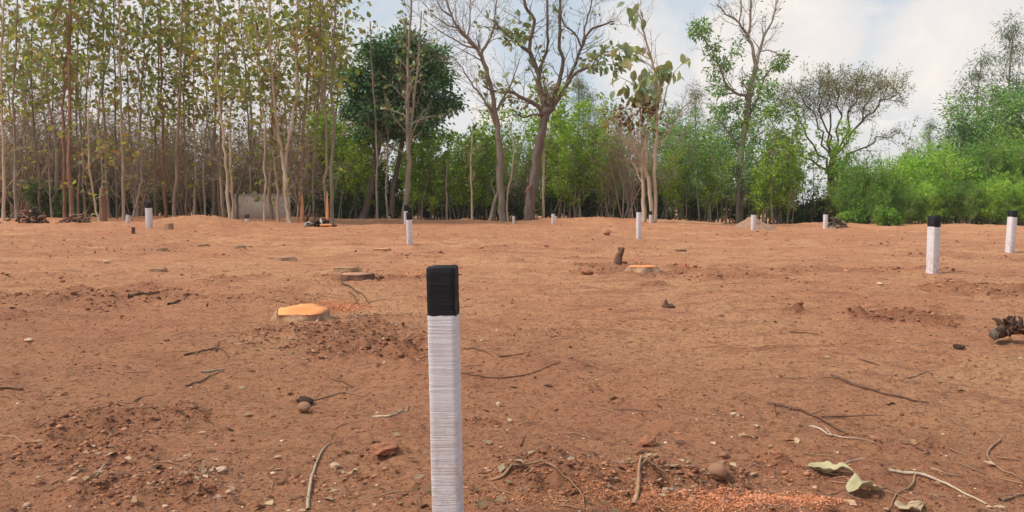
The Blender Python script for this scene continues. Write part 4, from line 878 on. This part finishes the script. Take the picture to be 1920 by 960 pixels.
# ------------------------------------------------------------------ boundary posts
def post_rings(w, zs, seed, n=6, chamfer=.045, jit=.0004):
    r = np.random.default_rng(seed); h = w / 2; c = chamfer * w; base = []
    for k in range(4):
        a = k * math.pi / 2; ca, sa = math.cos(a), math.sin(a)
        for t in np.linspace(-(h - c), h - c, n):
            base.append((h * ca - t * sa, h * sa + t * ca))
    base = np.array(base); m = len(base); V = []
    for z in zs: V.append(np.column_stack([base * (1 + r.normal(0, .0018)) + r.normal(0, jit, (m, 2)), np.full(m, z)]))
    return np.array(V), m
def post(px, topy, basey, wpx, cap_px, d, rz, label, lean=(0, 0), seed=0, fine=False, group='black capped white boundary posts', vis=True):
    b = gpt(px, d); s = d / F
    top = P(px, topy, d)[2] - b[2]; w = wpx * s; cap = cap_px * s
    if rz: w /= (abs(math.cos(rz)) + abs(math.sin(rz)))
    t = empty('boundary_post', b, rz); tag(t, label, 'post', group)
    t.rotation_euler = (lean[1], lean[0], rz)
    nz = 46 if fine else 6
    zs = np.concatenate([[-.35], np.linspace(0, top - cap, nz)]); V, m = post_rings(w, zs, seed, 7 if fine else 3)
    r = np.random.default_rng(seed + 5); wave = r.normal(0, .0035 if fine else .006, m); wave = (wave + np.roll(wave, 1)) / 2
    V[-1, :, 2] += wave
    def skin(V, close):
        k = len(V); i = np.arange(k - 1)[:, None] * m; j = np.arange(m)[None]; j2 = (j + 1) % m
        F_ = np.stack([i + j, i + j2, i + m + j2, i + m + j], -1).reshape(-1, 4).tolist()
        v = V.reshape(-1, 3)
        if close: F_.append([(k - 1) * m + q for q in range(m)])
        return v, F_
    v, f = skin(V, False); obj('shaft', new_mesh('shaft', v, f, [WHITE]), t)
    zs = np.linspace(top - cap, top - .006, 12 if fine else 3); C, _ = post_rings(w * 1.006, zs, seed + 1, 7 if fine else 3); C[0, :, 2] += wave
    last = C[-1].copy(); last[:, :2] *= .93; last[:, 2] = top + r.normal(0, .0012, m); C = np.concatenate([C, last[None]])
    v, f = skin(C, True); obj('cap', new_mesh('cap', v, f, [BLACK]), t)
    return t
post(838, 499, 960, 57, 90, 2.6, math.radians(-5), 'nearest tall white boundary post with black painted top, in the foreground', (math.radians(-1.0), 0), 3, True)
post(1752, 405, 522, 21, 20, 12.4, math.radians(20), 'big white post with black top on the right, before the light green bush', (0, 0), 4)
post(1896, 395, 472, 14, 12, 19.0, math.radians(12), 'white post leaning slightly right at the far right edge', (math.radians(2.5), 0), 5)
post(768, 398, 461, 12, 14, 22.4, math.radians(15), 'white post with black top standing just behind the left shoulder of the nearest post', (math.radians(-1), 0), 6)
post(761, 384, 416, 8, 12, 39, .3, 'small post almost hidden behind the one left of the nearest post', (0, 0), 7)
post(1198, 389, 444, 9, 9, 27, .2, 'slim white post in the middle distance, before the multi stemmed teak', (0, 0), 8)
post(1220, 396, 418, 5, 7, 40.2, .2, 'tiny white post at the foot of the multi stemmed teak', (0, 0), 9)
post(1413, 396, 436, 8, 7, 34.5, .1, 'white post standing before the grey gravel heap', (0, 0), 10)
post(1548, 396, 430, 7, 6, 38.5, .1, 'white post in front of the white sky gap under the feathery tree', (0, 0), 11)
post(279, 379, 418, 11, 11, 33, .1, 'wide white post with black top on the left, before the grove', (0, 0), 12)
post(239, 400, 421, 6, 3, 37, .1, 'thin white post leaning beside the pale barked teak on the left', (math.radians(3), 0), 13)
post(463, 402, 419, 8, 8, 38, .1, 'tiny white post with black top in front of the plaster wall', (0, 0), 14)
post(963, 399, 418, 5, 6, 41, .1, 'tiny white post between the bare tree and the forked tree', (0, 0), 15)
post(1037, 396, 419, 6, 5, 40, .1, 'tiny white post right of the thick forked trunk', (0, 0), 16)
post(1042, 402, 419, 3, 3, 42, .1, 'thinnest white post, touching the one right of the forked trunk', (0, 0), 17)

# ------------------------------------------------------------------ stumps
def stump(px, py, wpx, h, tilt, seed, label, depth=.9, face=FACE, side='root', name='tree_stump', facelabel=None, grp='sawn tree stumps', off=0, rz=0):
    h *= .62 if h < .13 and wpx < 85 else 1
    b = ground(px, py); d = b[1]; R = wpx / F * d / 2; r = np.random.default_rng(seed)
    t = empty(name, b, rz); tag(t, label, 'tree stump', grp); k = 40; an = np.arange(k) * 2 * math.pi / k
    lob = 1 + .06 * np.sin(an * 3 + seed) + .05 * np.sin(an * 5 + 2 * seed) + r.normal(0, .012, k)
    zs = [-.12, 0, h * .35, h * .7, h * .95, h]; fl = [1.2, 1.09, 1.03, 1.0, 1.0, .98]; V = []
    for z, f in zip(zs, fl):
        rr = R * lob * (f + (f - 1) * 1.2 * np.sin(an * 5 + seed)) + r.normal(0, .006, k)
        V.append(np.column_stack([np.cos(an) * rr, np.sin(an) * rr * depth, np.full(k, z) + (np.sin(an) * rr * tilt if z > h * .5 else 0)]))
    V = np.array(V); i = np.arange(5)[:, None] * k; j = np.arange(k)[None]; j2 = (j + 1) % k
    f = np.stack([i + j, i + j2, i + k + j2, i + k + j], -1).reshape(-1, 4)
    obj('bark', new_mesh('bark', V.reshape(-1, 3), f, [BARK[side]], True), t)
    v = [(0, 0, h + .004)]; ff = []
    for q, s in enumerate((.5, .955)): 
        rim = V[-1].copy(); rim[:, :2] *= s; rim[:, 2] = h + (rim[:, 2] - h) * s + .004 + r.normal(0, .0012, k); v += rim.tolist()
    low = V[-1].copy(); low[:, :2] *= .96; low[:, 2] -= .01; v += low.tolist()
    for q in range(k):
        q2 = (q + 1) % k; ff.append((0, 1 + q, 1 + q2)); ff.append((1 + q, 1 + k + q, 1 + k + q2, 1 + q2)); ff.append((1 + k + q, 1 + 2 * k + q, 1 + 2 * k + q2, 1 + k + q2))
    obj('cut_face', new_mesh('cut_face', v, ff, [face]), t); return t
DARKFACE = plain('weathered_cut_face', (.36, .18, .10), (.50, .28, .17), 14)
stump(568, 596, 98, .075, .10, 3, 'largest fresh sawn stump with bright orange face, left of the nearest post', .95)
stump(1207, 505, 54, .07, .0, 5, 'fresh orange stump in the middle distance right of the nearest post', .9, FACE, 'root')
stump(668, 524, 62, .11, .02, 7, 'dark low stump behind the largest fresh one', .8, DARKFACE, 'rootdark')
stump(648, 508, 52, .09, .0, 9, 'flat stump touching the back of the dark low one', .7, DARKFACE, 'root')
stump(716, 470, 34, .085, .02, 10, 'thin low reddish stump left of the second post', .5, CUTWOOD, 'root')
stump(530, 486, 50, .07, .01, 11, 'flat pale brown stump on the left, above and left of the dark low stump', .5, DARKFACE, 'root')
stump(448, 465, 22, .08, .0, 12, 'small flat stump midway between earth mound and flat pale stump', .7, DARKFACE, 'root')
stump(380, 462, 22, .08, .0, 13, 'small flat stump below the earth mound', .7, DARKFACE, 'root')
stump(302, 469, 22, .08, .0, 14, 'small dark flat stump, leftmost below the earth mound', .7, DARKFACE, 'root')
stump(296, 508, 34, .06, .0, 15, 'flat brown stump on the left half way down the field', .5, DARKFACE, 'root')
stump(250, 438, 6, .24, 0, 16, 'small upright dark stub at the left below the leaning thin post', .9, DARKFACE, 'rootdark')
stump(318, 430, 14, .22, 0, 17, 'short reddish stub at the left foot of the earth mound', .9, DARKFACE, 'root')
stump(1276, 470, 22, .05, 0, 18, 'small flat dark stump right of the slim middle post', .6, DARKFACE, 'rootdark')

# sawdust and bark bits
def flakes(n, specs, seed, smin, smax, mat, label, name, cat):
    r = np.random.default_rng(seed); X = []; Y = []
    for (px, py, w, h, s) in specs:
        gx, gy = flat(px, py); w = w / F * gy; m = int(n * s)
        X.append(gx + r.normal(0, .5, m) * w); Y.append(gy + r.normal(0, .5, m) * w * h)
    X = np.concatenate(X); Y = np.concatenate(Y); Z = gz(X, Y) + .004; m = len(X)
    return tag(obj(name, leaves_mesh(name, np.stack([X, Y, Z], -1), np.column_stack([r.normal(0, 1, (m, 2)), r.normal(0, .25, m)]), r.uniform(smin, smax, m), mat, 'small', seed, 1.2)), label, cat, None, 'stuff')
flakes(7000, [SAWP[0], SAWP[1], (985, 950, 110, .2, .12), (1500, 940, 90, .2, .3)], 31, .004, .011, SAW, 'bright orange sawdust spread across the bottom edge of the field', 'sawdust', 'sawdust')
flakes(1500, [(640, 572, 52, 1.2, 1), (1288, 508, 24, 2.0, .5), (800, 512, 80, 1.4, .12)], 32, .010, .024, SAW, 'orange sawdust lying beside the sawn stumps', 'sawdust', 'sawdust')
flakes(800, [(620, 640, 200, 1.0, 1), (690, 600, 80, 1, .3), (330, 900, 300, .5, .2), (1250, 890, 260, .5, .3), (700, 520, 90, 1, .2)], 33, .015, .05, leaf_mat('bark_chip', [(.24, .13, .08), (.34, .21, .14), (.14, .075, .05), (.48, .33, .23)], 0), 'brown bark chips and dead leaf bits around the largest stump', 'bark_chips', 'bark chips')

# ------------------------------------------------------------------ twigs and sticks lying about
def stick(pxs, wpx, bark, label, lift=.5, side=None, name='fallen_twig', taper=.35, seed=0, hump=0):
    g = [ground(a, b_) for a, b_ in pxs]; base = g[0].copy(); T = Tree(seed + int(pxs[0][0])); s = np.mean([q[1] for q in g]) / F; w = wpx * s / 2
    pts = []
    for i, q in enumerate(curve([q - base for q in g], 4)):
        a = q + base; a[2] = float(gz(a[0], a[1])) + w * lift + hump * math.sin(math.pi * i / (4 * (len(g) - 1))); pts.append(a - base)
    pts = np.array(pts); n = len(pts)
    T.tube(pts, w * np.linspace(1, taper, n) * (1 + T.np.uniform(-.12, .12, n)), 6)
    for sd in side or []:
        gg = [ground(a, b_) - base + np.array((0, 0, w * .6 + .004)) for a, b_ in sd]; c = curve(gg, 3); T.tube(c, w * .6 * np.linspace(1, .3, len(c)), 5)
    return tag(obj(name, T.wood_mesh(name, BARK[{'dark': 'rootdark', 'brown': 'root', 'grey': 'root'}.get(bark, bark)]), None, base), label, 'twig')
TWG = [
 ([(577, 958), (580, 925), (588, 890), (600, 855), (622, 832)], 7, 'pale', 'pale bent stick lying left of the nearest post, pointing up the field', None, .004),
 ([(920, 902), (945, 895), (975, 882), (1018, 873), (1040, 884), (1066, 906), (1090, 930), (1096, 958)], 6, 'grey', 'long arched grey twig right of the foot of the nearest post', [[(952, 890), (950, 872)]], .014),
 ([(1188, 950), (1196, 925), (1198, 895), (1200, 872), (1214, 855)], 9, 'grey', 'short thick grey stick standing over the orange sawdust', [[(1198, 885), (1208, 870), (1220, 862)]], .02),
 ([(1440, 757), (1490, 770), (1535, 786), (1580, 812), (1640, 828)], 7, 'dark', 'long dark twig in the right foreground, the lower of two', [[(1540, 785), (1590, 784), (1655, 782)], [(1450, 760), (1456, 784)]], .004),
 ([(1560, 705), (1600, 723), (1650, 738), (1700, 749), (1742, 758)], 7, 'dark', 'long dark tapering twig right of centre, the upper of two', None, .003),
 ([(1518, 800), (1545, 812), (1575, 822), (1638, 831)], 5, 'pale', 'thin pale twig under the lower long dark twig', [[(1560, 820), (1546, 802)]], .004),
 ([(1665, 884), (1720, 892), (1775, 912), (1850, 948)], 8, 'pale', 'long pale twig at the bottom right corner', None, .006),
 ([(1715, 892), (1708, 915), (1680, 930), (1668, 956)], 5, 'brown', 'thin brown fork branching down from the long pale twig', [[(1640, 920), (1680, 930), (1745, 956)]], .006),
 ([(1876, 826), (1852, 850), (1858, 870), (1890, 888), (1925, 906)], 6, 'brown', 'curved brown twig at the right edge', [[(1868, 862), (1915, 866)]], .004),
 ([(1690, 832), (1720, 843), (1742, 852)], 6, 'dark', 'short dark twig between the long dark and the long pale twigs', [[(1742, 852), (1728, 858)]], .002),
 ([(1745, 880), (1780, 892), (1810, 898)], 5, 'brown', 'short brown twig above the long pale twig', None, .001),
 ([(1610, 675), (1632, 682), (1650, 686)], 4, 'dark', 'small dark twig above the upper long dark twig', None, .001),
 ([(1875, 940), (1905, 932), (1930, 928)], 8, 'olive' if False else 'grey', 'grey green stem cut by the right bottom edge', None, .004),
 ([(640, 530), (668, 552), (692, 572)], 4, 'dark', 'thin dark twig leaning over the sawdust behind the largest stump', None, .03),
 ([(654, 548), (668, 566), (684, 574)], 3, 'dark', 'shorter curved twig beside the thin dark one on the sawdust', None, .01),
 ([(240, 557), (262, 553), (300, 549)], 9, 'dark', 'dark slab of bark on the left of the field', None, .0),
 ([(316, 572), (335, 565), (350, 558)], 6, 'dark', 'dark stick right of the bark slab', None, .002),
 ([(345, 667), (380, 660), (410, 655), (430, 671)], 5, 'dark', 'dark twig left below the largest stump', [[(405, 660), (410, 645), (425, 640)]], .006),
 ([(350, 725), (385, 712), (420, 696)], 5, 'brown', 'brown twig below the dark one at left', None, .003),
 ([(380, 700), (400, 697), (420, 693)], 6, 'pale', 'split pale stick lying on the brown twig at left', None, .003),
 ([(870, 654), (900, 658), (925, 670)], 4, 'dark', 'thin dark twig just right of the white shaft of the nearest post', [[(935, 672), (965, 668), (1000, 662)]], .003),
 ([(866, 700), (900, 706), (960, 708), (1050, 680)], 4, 'dark', 'thin dark line of twig lower right of the nearest post shaft', None, .002),
 ([(620, 712), (645, 718), (664, 727)], 4, 'dark', 'short dark twig above the round pit stone', None, .002),
 ([(560, 752), (620, 744), (650, 738), (690, 741)], 4, 'grey', 'thin crooked grey twig running right from the round pit stone', [[(643, 740), (650, 725)]], .004),
 ([(700, 783), (730, 782), (752, 772), (770, 760)], 5, 'pale', 'pale curved root end left of the nearest post', None, .003),
 ([(0, 730), (25, 730), (42, 734)], 5, 'dark', 'dark twig cut by the left edge', None, .001),
 ([(0, 818), (30, 822), (50, 830)], 4, 'brown', 'faint brown twig at the left edge near the bottom', None, .001),
 ([(220, 760), (260, 748), (290, 742)], 4, 'brown', 'thin brown twig over the rough patch at left', [[(170, 766), (215, 756)]], .002),
 ([(172, 898), (190, 880), (206, 860)], 3, 'pale', 'pale straw stalk in the lower left', [[(178, 898), (205, 864)]], .002),
 ([(712, 838), (740, 834), (756, 833)], 4, 'brown', 'thin twig above the rough lump left of the nearest post', None, .001),
 ([(976, 838), (980, 828), (985, 818)], 4, 'dark', 'small upright dark sliver right of the nearest post', None, .0),
 ([(1150, 770), (1195, 771), (1230, 772)], 3, 'dark', 'faint dark twig in the middle foreground', None, .001),
 ([(1620, 860), (1590, 868), (1575, 880)], 3, 'pale', 'pale stalk above the curled dry leaves', None, .001),
 ([(1480, 623), (1510, 625), (1535, 628)], 4, 'dark', 'short dark twig below the left rough ring on the right', None, .001),
 ([(1300, 655), (1340, 650), (1420, 652)], 2.5, 'brown', 'hair thin root in the open soil right of centre', None, .001),
 ([(1880, 655), (1900, 658), (1925, 664)], 2.5, 'brown', 'hair thin root below the charred root ball', None, .001),
 ([(1700, 710), (1722, 704), (1742, 696)], 4, 'brown', 'small brown twig above the right end of the upper long dark twig', None, .001),
 ([(575, 415), (582, 408), (592, 398)], 5, 'dark', 'dark branch end propped up left of the black heap', None, .35),
]
for i, (pp, w, bk, lab, side, hp) in enumerate(TWG): stick(pp, w, bk, lab, .5, side, seed=i, hump=hp)
# upright broken stub by the middle stump
b = ground(1158, 494); s = b[1] / F; T = Tree(61)
T.tube([(0, 0, -.05), (.02, 0, .12), (.06, 0, .20), (.10, .01, .27)], [.085, .06, .05, .03], 7); T.tube([(.05, 0, .18), (.02, 0, .25), (.03, 0, .29)], [.03, .02, .01], 5)
tag(obj('broken_stub', T.wood_mesh('stub', BARK['rootdark']), None, b), 'dark broken stub leaning right beside the middle stump', 'tree stump')
b = ground(1250, 577); T = Tree(62); T.tube([(0, 0, -.03), (-.01, 0, .04), (-.01, 0, .09)], [.045, .03, .008], 6); T.tube([(-.05, 0, 0), (.05, 0, .02), (.09, 0, .0)], [.02, .03, .01], 5)
tag(obj('broken_stub', T.wood_mesh('stub', BARK['rootdark']), None, b), 'tiny dark stub alone on open soil right of centre', 'tree stump')

# charred root ball at the right
b = ground(1887, 640); s = b[1] / F; T = Tree(63); r = T.r
t = empty('root_ball', b); tag(t, 'charred dark root ball with a cut end at the right edge', 'tree root')
T.tube([(-.12, -.05, .06), (-.04, 0, .075), (.04, .05, .08)], [.04, .05, .045], 9)
for k in range(46):
    a = r.uniform(0, 6.28); e = r.uniform(-.3, 1.3); v = np.array((math.cos(a) * math.cos(e), math.sin(a) * math.cos(e), math.sin(e)))
    p0 = np.array((.04 + r.gauss(0, .03), r.gauss(0, .03), .09)) + v * .03; sd_ = nrm(np.cross(v, (r.gauss(0, 1), r.gauss(0, 1), r.gauss(0, 1))))
    T.tube(curve([p0, p0 + v * .05 + sd_ * .02, p0 + v * r.uniform(.05, .08) + sd_ * .05], 2), np.linspace(r.uniform(.014, .03), .006, 5), 5)
obj('roots', T.wood_mesh('roots', CHAR), t)
q = Tree(64); q.tube([(-.125, -.052, .06), (-.132, -.055, .06), (-.134, -.057, .06)], [.04, .038, .001], 12); obj('cut_end', q.wood_mesh('cut_end', BARK['dark']), t)

# stones
def rock(px, py, wpx, hpx, mat, label, seed, name='stone', depth=.8, sink=.25):
    b = ground(px, py); s = b[1] / F; r = np.random.default_rng(seed)
    import bmesh
    bm = bmesh.new(); bmesh.ops.create_icosphere(bm, subdivisions=3, radius=1)
    for v in bm.verts:
        p = np.array(v.co); f = 1 + .5 * float(fbm(np.array(p[0] * 1.3 + seed), np.array(p[1] * 1.3 + p[2] * 2.1), 1.1, 4, seed)); v.co = p * f
    me = bpy.data.meshes.new(name); bm.to_mesh(me); bm.free(); me.materials.append(mat)
    for p in me.polygons: p.use_smooth = seed % 2 == 0
    w = wpx * s / 2; h = hpx * s / 2
    o = obj(name, me, None, b + np.array((0, 0, h * (1 - sink)))); o.scale = (w, w * depth, h); o.rotation_euler = (0, 0, seed)
    return tag(o, label, 'stone')
rock(1348, 898, 44, 34, STONE, 'rounded brown stone above the orange sawdust in the foreground', 2)
rock(570, 772, 24, 20, STONE, 'small round pinkish stone in front of a dark pit', 4)
rock(572, 757, 34, 14, CHAR, 'dark clod at the pit behind the small round stone', 6, 'soil_clod')
rock(1357, 858, 20, 12, STONE, 'pale brown flat stone above the rounded brown stone', 3)
rock(722, 852, 50, 22, CLOD, 'red earth lump left of the nearest post near the bottom', 7, 'soil_clod')
rock(628, 878, 22, 12, PALESTONE, 'pale leaf shaped stone chip left of the red earth lump', 5)
rock(284, 912, 16, 10, STONE, 'small pale stone in the bottom left', 8)
rock(415, 884, 22, 10, PALESTONE, 'pale flat chip in the lower left, above the bright pebble', 9)
rock(430, 926, 12, 8, PALESTONE, 'bright pebble in the lower left', 10)
rock(50, 951, 14, 9, PALESTONE, 'bright pebble at the left bottom corner', 11)
rock(362, 766, 16, 10, STONE, 'brown pebble left of the small round stone', 12)
rock(1215, 835, 34, 20, CLOD, 'dark crumbly clod above the short thick grey stick', 13, 'soil_clod')
rock(935, 762, 10, 10, PALESTONE, 'pale pebble right of the nearest post in the gravelly patch', 15)
rock(1797, 653, 24, 9, CHAR, 'dark elongated bark piece left of the charred root ball', 14, 'bark_piece')
rock(1137, 440, 16, 12, STONE, 'pale brown stone far off, left of the slim middle post', 16)
rock(1100, 514, 26, 12, CLOD, 'dark root clod left of the middle stump', 17, 'soil_clod')
rock(53, 640, 18, 6, PALESTONE, 'pale thin chip far left, half way down', 18)
rock(200, 494, 12, 7, PALESTONE, 'pale chip on the far left field', 20)
rock(1376, 780, 18, 7, PALESTONE, 'whitish crumpled chip left of the lower long dark twig', 21)
rock(1650, 534, 12, 5, PALESTONE, 'small white chip left of the big right post', 22)

# curled dry teak leaves at the bottom right
LEAFD = dict(green=plain('dry_grey_green_leaf', (.42, .36, .20), (.54, .46, .29), 14, .003), tan=plain('dry_tan_leaf', (.46, .34, .22), (.36, .27, .17), 14, .003))
def dry_leaf(px, py, L, W, rz, curl, mat, label, seed, lift=.02):
    b = ground(px, py); nx, ny = 14, 8; r = np.random.default_rng(seed); V = []
    for i in range(nx + 1):
        u = i / nx; w = W * (math.sin(math.pi * min(1, u * 1.02) ** .8) ** .7) * (.9 + .1 * math.sin(u * 17))
        for j in range(ny + 1):
            v = j / ny * 2 - 1
            z = abs(v) ** 1.6 * w * curl * .38 + .010 * math.sin(u * 7 + seed) + .005 * math.sin(u * 13 + v * 3) + lift + .003 * math.cos(u * 26) * abs(v)
            V.append(((u - .5) * L, v * w * .5 * (1 - curl * .25), z))
    f = [(i * (ny + 1) + j, (i + 1) * (ny + 1) + j, (i + 1) * (ny + 1) + j + 1, i * (ny + 1) + j + 1) for i in range(nx) for j in range(ny)]
    t = empty('dry_leaf', b, rz); tag(t, label, 'leaf', 'large fallen dry leaves'); o = obj('blade', new_mesh('blade', V, f, [LEAFD[mat]], True), t)
    so = o.modifiers.new('thickness', 'SOLIDIFY'); so.thickness = .0012
    T = Tree(seed); T.tube([((k / 6 - .5) * L * .96, 0, .010 * math.sin(k / 6 * 7 + seed) + .005 * math.sin(k / 6 * 13) + lift + .001) for k in range(7)] + [(L * .62, .01, .006)], [.0022] * 8, 5)
    obj('midrib', T.wood_mesh('midrib', BARK['pale']), t)
dry_leaf(1556, 892, .17, .11, -.35, .7, 'green', 'curled grey green dead leaf, left one of the pair at the bottom right', 2)
dry_leaf(1620, 926, .15, .11, .25, .8, 'green', 'broad curled dead leaf, right one of the pair at the bottom right', 5)
dry_leaf(1706, 958, .12, .10, .4, .4, 'tan', 'pale dead leaf cut by the bottom edge at the right', 7, .01)
dry_leaf(655, 888, .07, .035, .1, .4, 'tan', 'small pale dead leaf left of the nearest post', 8, .004)
dry_leaf(395, 886, .05, .03, .5, .4, 'tan', 'small tan dead leaf in the lower left', 9, .004)

# ------------------------------------------------------------------ heaps at the wood edge
def wood_pile(px, d, w, h, n, label, barks, seed):
    b = gpt(px, d); t = empty('root_pile', b); tag(t, label, 'wood pile'); r = random.Random(seed)
    for bk, mat in barks:
        T = Tree(seed); T.r.seed(seed + len(bk))
        for k in range(n):
            p = np.array((T.r.gauss(0, w * .4), T.r.gauss(0, w * .25), 0)); p[2] = T.r.random() * h * math.exp(-(p[0] / w) ** 2 * 2.2)
            v = nrm(np.array((T.r.gauss(0, 1), T.r.gauss(0, 1), T.r.gauss(.2, .5)))); L = T.r.uniform(.15, .4) * (1.3 if bk == 'roots' else .6)
            T.tube([p - v * L / 2, p + T.np.normal(0, .03, 3), p + v * L / 2], [.05, .06, .03], 5)
        tag(obj(bk, T.wood_mesh(bk, mat), t), kind='stuff')
wood_pile(57, 37, 1.0, .75, 40, 'heap of dark red roots with pale cut ends at the far left', [('roots', BARK['red']), ('cut_pieces', plain('salmon_wood', (.52, .30, .22), (.66, .44, .34), 8)), ('dark_roots', BARK['dark'])], 3)
wood_pile(140, 37.5, .9, .4, 30, 'lower heap of orange brown wood scraps right of the root heap', [('roots', BARK['red']), ('cut_pieces', CUTWOOD), ('dark_roots', BARK['brown'])], 4)
wood_pile(1568, 40, .7, .5, 24, 'rubble and reddish scraps right of the post under the feathery tree', [('roots', BARK['brown']), ('cut_pieces', STONE), ('dark_roots', BARK['dark'])], 6)
t = empty('black_heap', gpt(600, 37)); tag(t, 'black burnt heap with a white scrap and orange plank by the grove', 'rubbish heap')
T = Tree(66)
for k in range(46):
    p = np.array((T.r.gauss(0, .3), T.r.gauss(0, .2), 0)); p[2] = T.r.random() * .35 * math.exp(-(p[0] / .5) ** 2); v = nrm(T.np.normal(0, 1, 3) * (1, 1, .4)); T.tube([p - v * .18, p, p + v * .18], [.05, .07, .03], 5)
obj('burnt_branches', T.wood_mesh('burnt', CHAR), t)
q = Tree(67); q.tube([(.16, -.35, .12), (.12, -.35, .26), (.10, -.33, .36)], [.03, .06, .015], 6); obj('white_scrap', q.wood_mesh('scrap', RAG), t)
q = Tree(68); q.tube([(.1, -.45, .05), (.35, -.42, .07), (.62, -.4, .06)], [.05, .06, .05], 6); obj('orange_plank', q.wood_mesh('plank', CUTWOOD), t)
q = Tree(69); q.tube([(-.7, -.1, .05), (-.45, -.1, .12), (-.2, -.1, .2)], [.06, .14, .08], 7); obj('grey_sack', q.wood_mesh('sack', GREYTARP), t)

# gravel heap
b = gpt(1415, 38.2); n = 40; r = np.random.default_rng(5); V = []; xs = np.linspace(-1.25, 1.25, n); X, Y = np.meshgrid(xs, xs)
Z = .62 * np.clip(1 - np.hypot(X / 1.1, Y / 1.0), 0, 1) ** .9 * (1 + .5 * fbm(X, Y, .5, 4, 3)) + .05 * fbm(X, Y, .12, 3, 9) * (np.hypot(X, Y) < 1.1) + (gz(X + b[0], Y + b[1]) - b[2]) - .03
i = np.arange(n - 1)[:, None] * n; j = np.arange(n - 1)[None]
f = np.stack([i + j, i + j + 1, i + n + j + 1, i + n + j], -1).reshape(-1, 4)
tag(obj('gravel_heap', new_mesh('gravel_heap', np.stack([X, Y, Z], -1).reshape(-1, 3), f, [GRAVEL], True), None, b), 'conical grey brown gravel heap behind a white post', 'heap')
flk = scatter_view(420, 123, 430, 990, .9); r = flk[2]; X_, Y_ = flk[0], flk[1]
tag(obj('leaf_litter', leaves_mesh('leaf_litter', np.stack([X_, Y_, gz(X_, Y_) + .01], -1), np.column_stack([r.normal(0, 1, (len(X_), 2)), r.normal(0, .2, len(X_))]), r.uniform(.025, .07, len(X_)), leaf_mat('litter_leaf', [(.34, .22, .13), (.22, .12, .07), (.48, .34, .22), (.16, .085, .05)], 0), 'small', 7, 1)), 'small dry leaves scattered thinly over the field', 'dead leaves', None, 'stuff')
X_, Y_, r = scatter_view(170, 321, 440, 990, .9); T = Tree(9)
for a, c in zip(X_, Y_):
    L_ = T.r.uniform(.03, .12) * (1 + c * .12); an_ = T.r.uniform(0, 6.28); q = []
    for u in (-.5, -.1, .3, .5):
        x_, y_ = a + math.cos(an_) * L_ * u + T.r.gauss(0, .008), c + math.sin(an_) * L_ * u + T.r.gauss(0, .008); q.append((x_, y_, float(gz(x_, y_)) + .005))
    T.tube(q, np.array([.0018, .0022, .0018, .0008]) * (1 + c * .08), 4)
tag(obj('twig_bits', T.wood_mesh('twig_bits', BARK['root'])), 'short broken twig bits and root hairs strewn over the field', 'twig bits', None, 'stuff')
# stubble: small dead stalks standing in the near soil
x, y, r = scatter_view(900, 99, 560, 1000, 1)
T = Tree(5)
for a, c in zip(x, y):
    z = float(gz(a, c)); h = T.r.uniform(.01, .05); T.tube([(a, c, z - .005), (a + T.r.gauss(0, .012), c + T.r.gauss(0, .012), z + h * .6), (a + T.r.gauss(0, .03), c + T.r.gauss(0, .03), z + h * T.r.uniform(.2, 1))], [.0016, .0014, .0008], 3)
tag(obj('dead_stalks', T.wood_mesh('dead_stalks', BARK['brown'])), 'tiny dead stalks and straw bits over the near soil', 'stubble', None, 'stuff')

# thin dry air: far trunks pale a little
me = box(-960, 960, -960, 960, -4, 26, None, 'haze'); me.materials.clear()
hm = bpy.data.materials.new('thin_haze'); hm.use_nodes = True; t = hm.node_tree; t.nodes.clear()
ho = N(t, 'ShaderNodeOutputMaterial'); hv = N(t, 'ShaderNodeVolumePrincipled'); hv.inputs['Color'].default_value = (1, .985, .96, 1); hv.inputs['Density'].default_value = .0004
t.links.new(hv.outputs[0], ho.inputs['Volume']); me.materials.append(hm)
tag(obj('haze', me), 'thin pale dusty air over the whole clearing', 'haze', None, 'stuff')
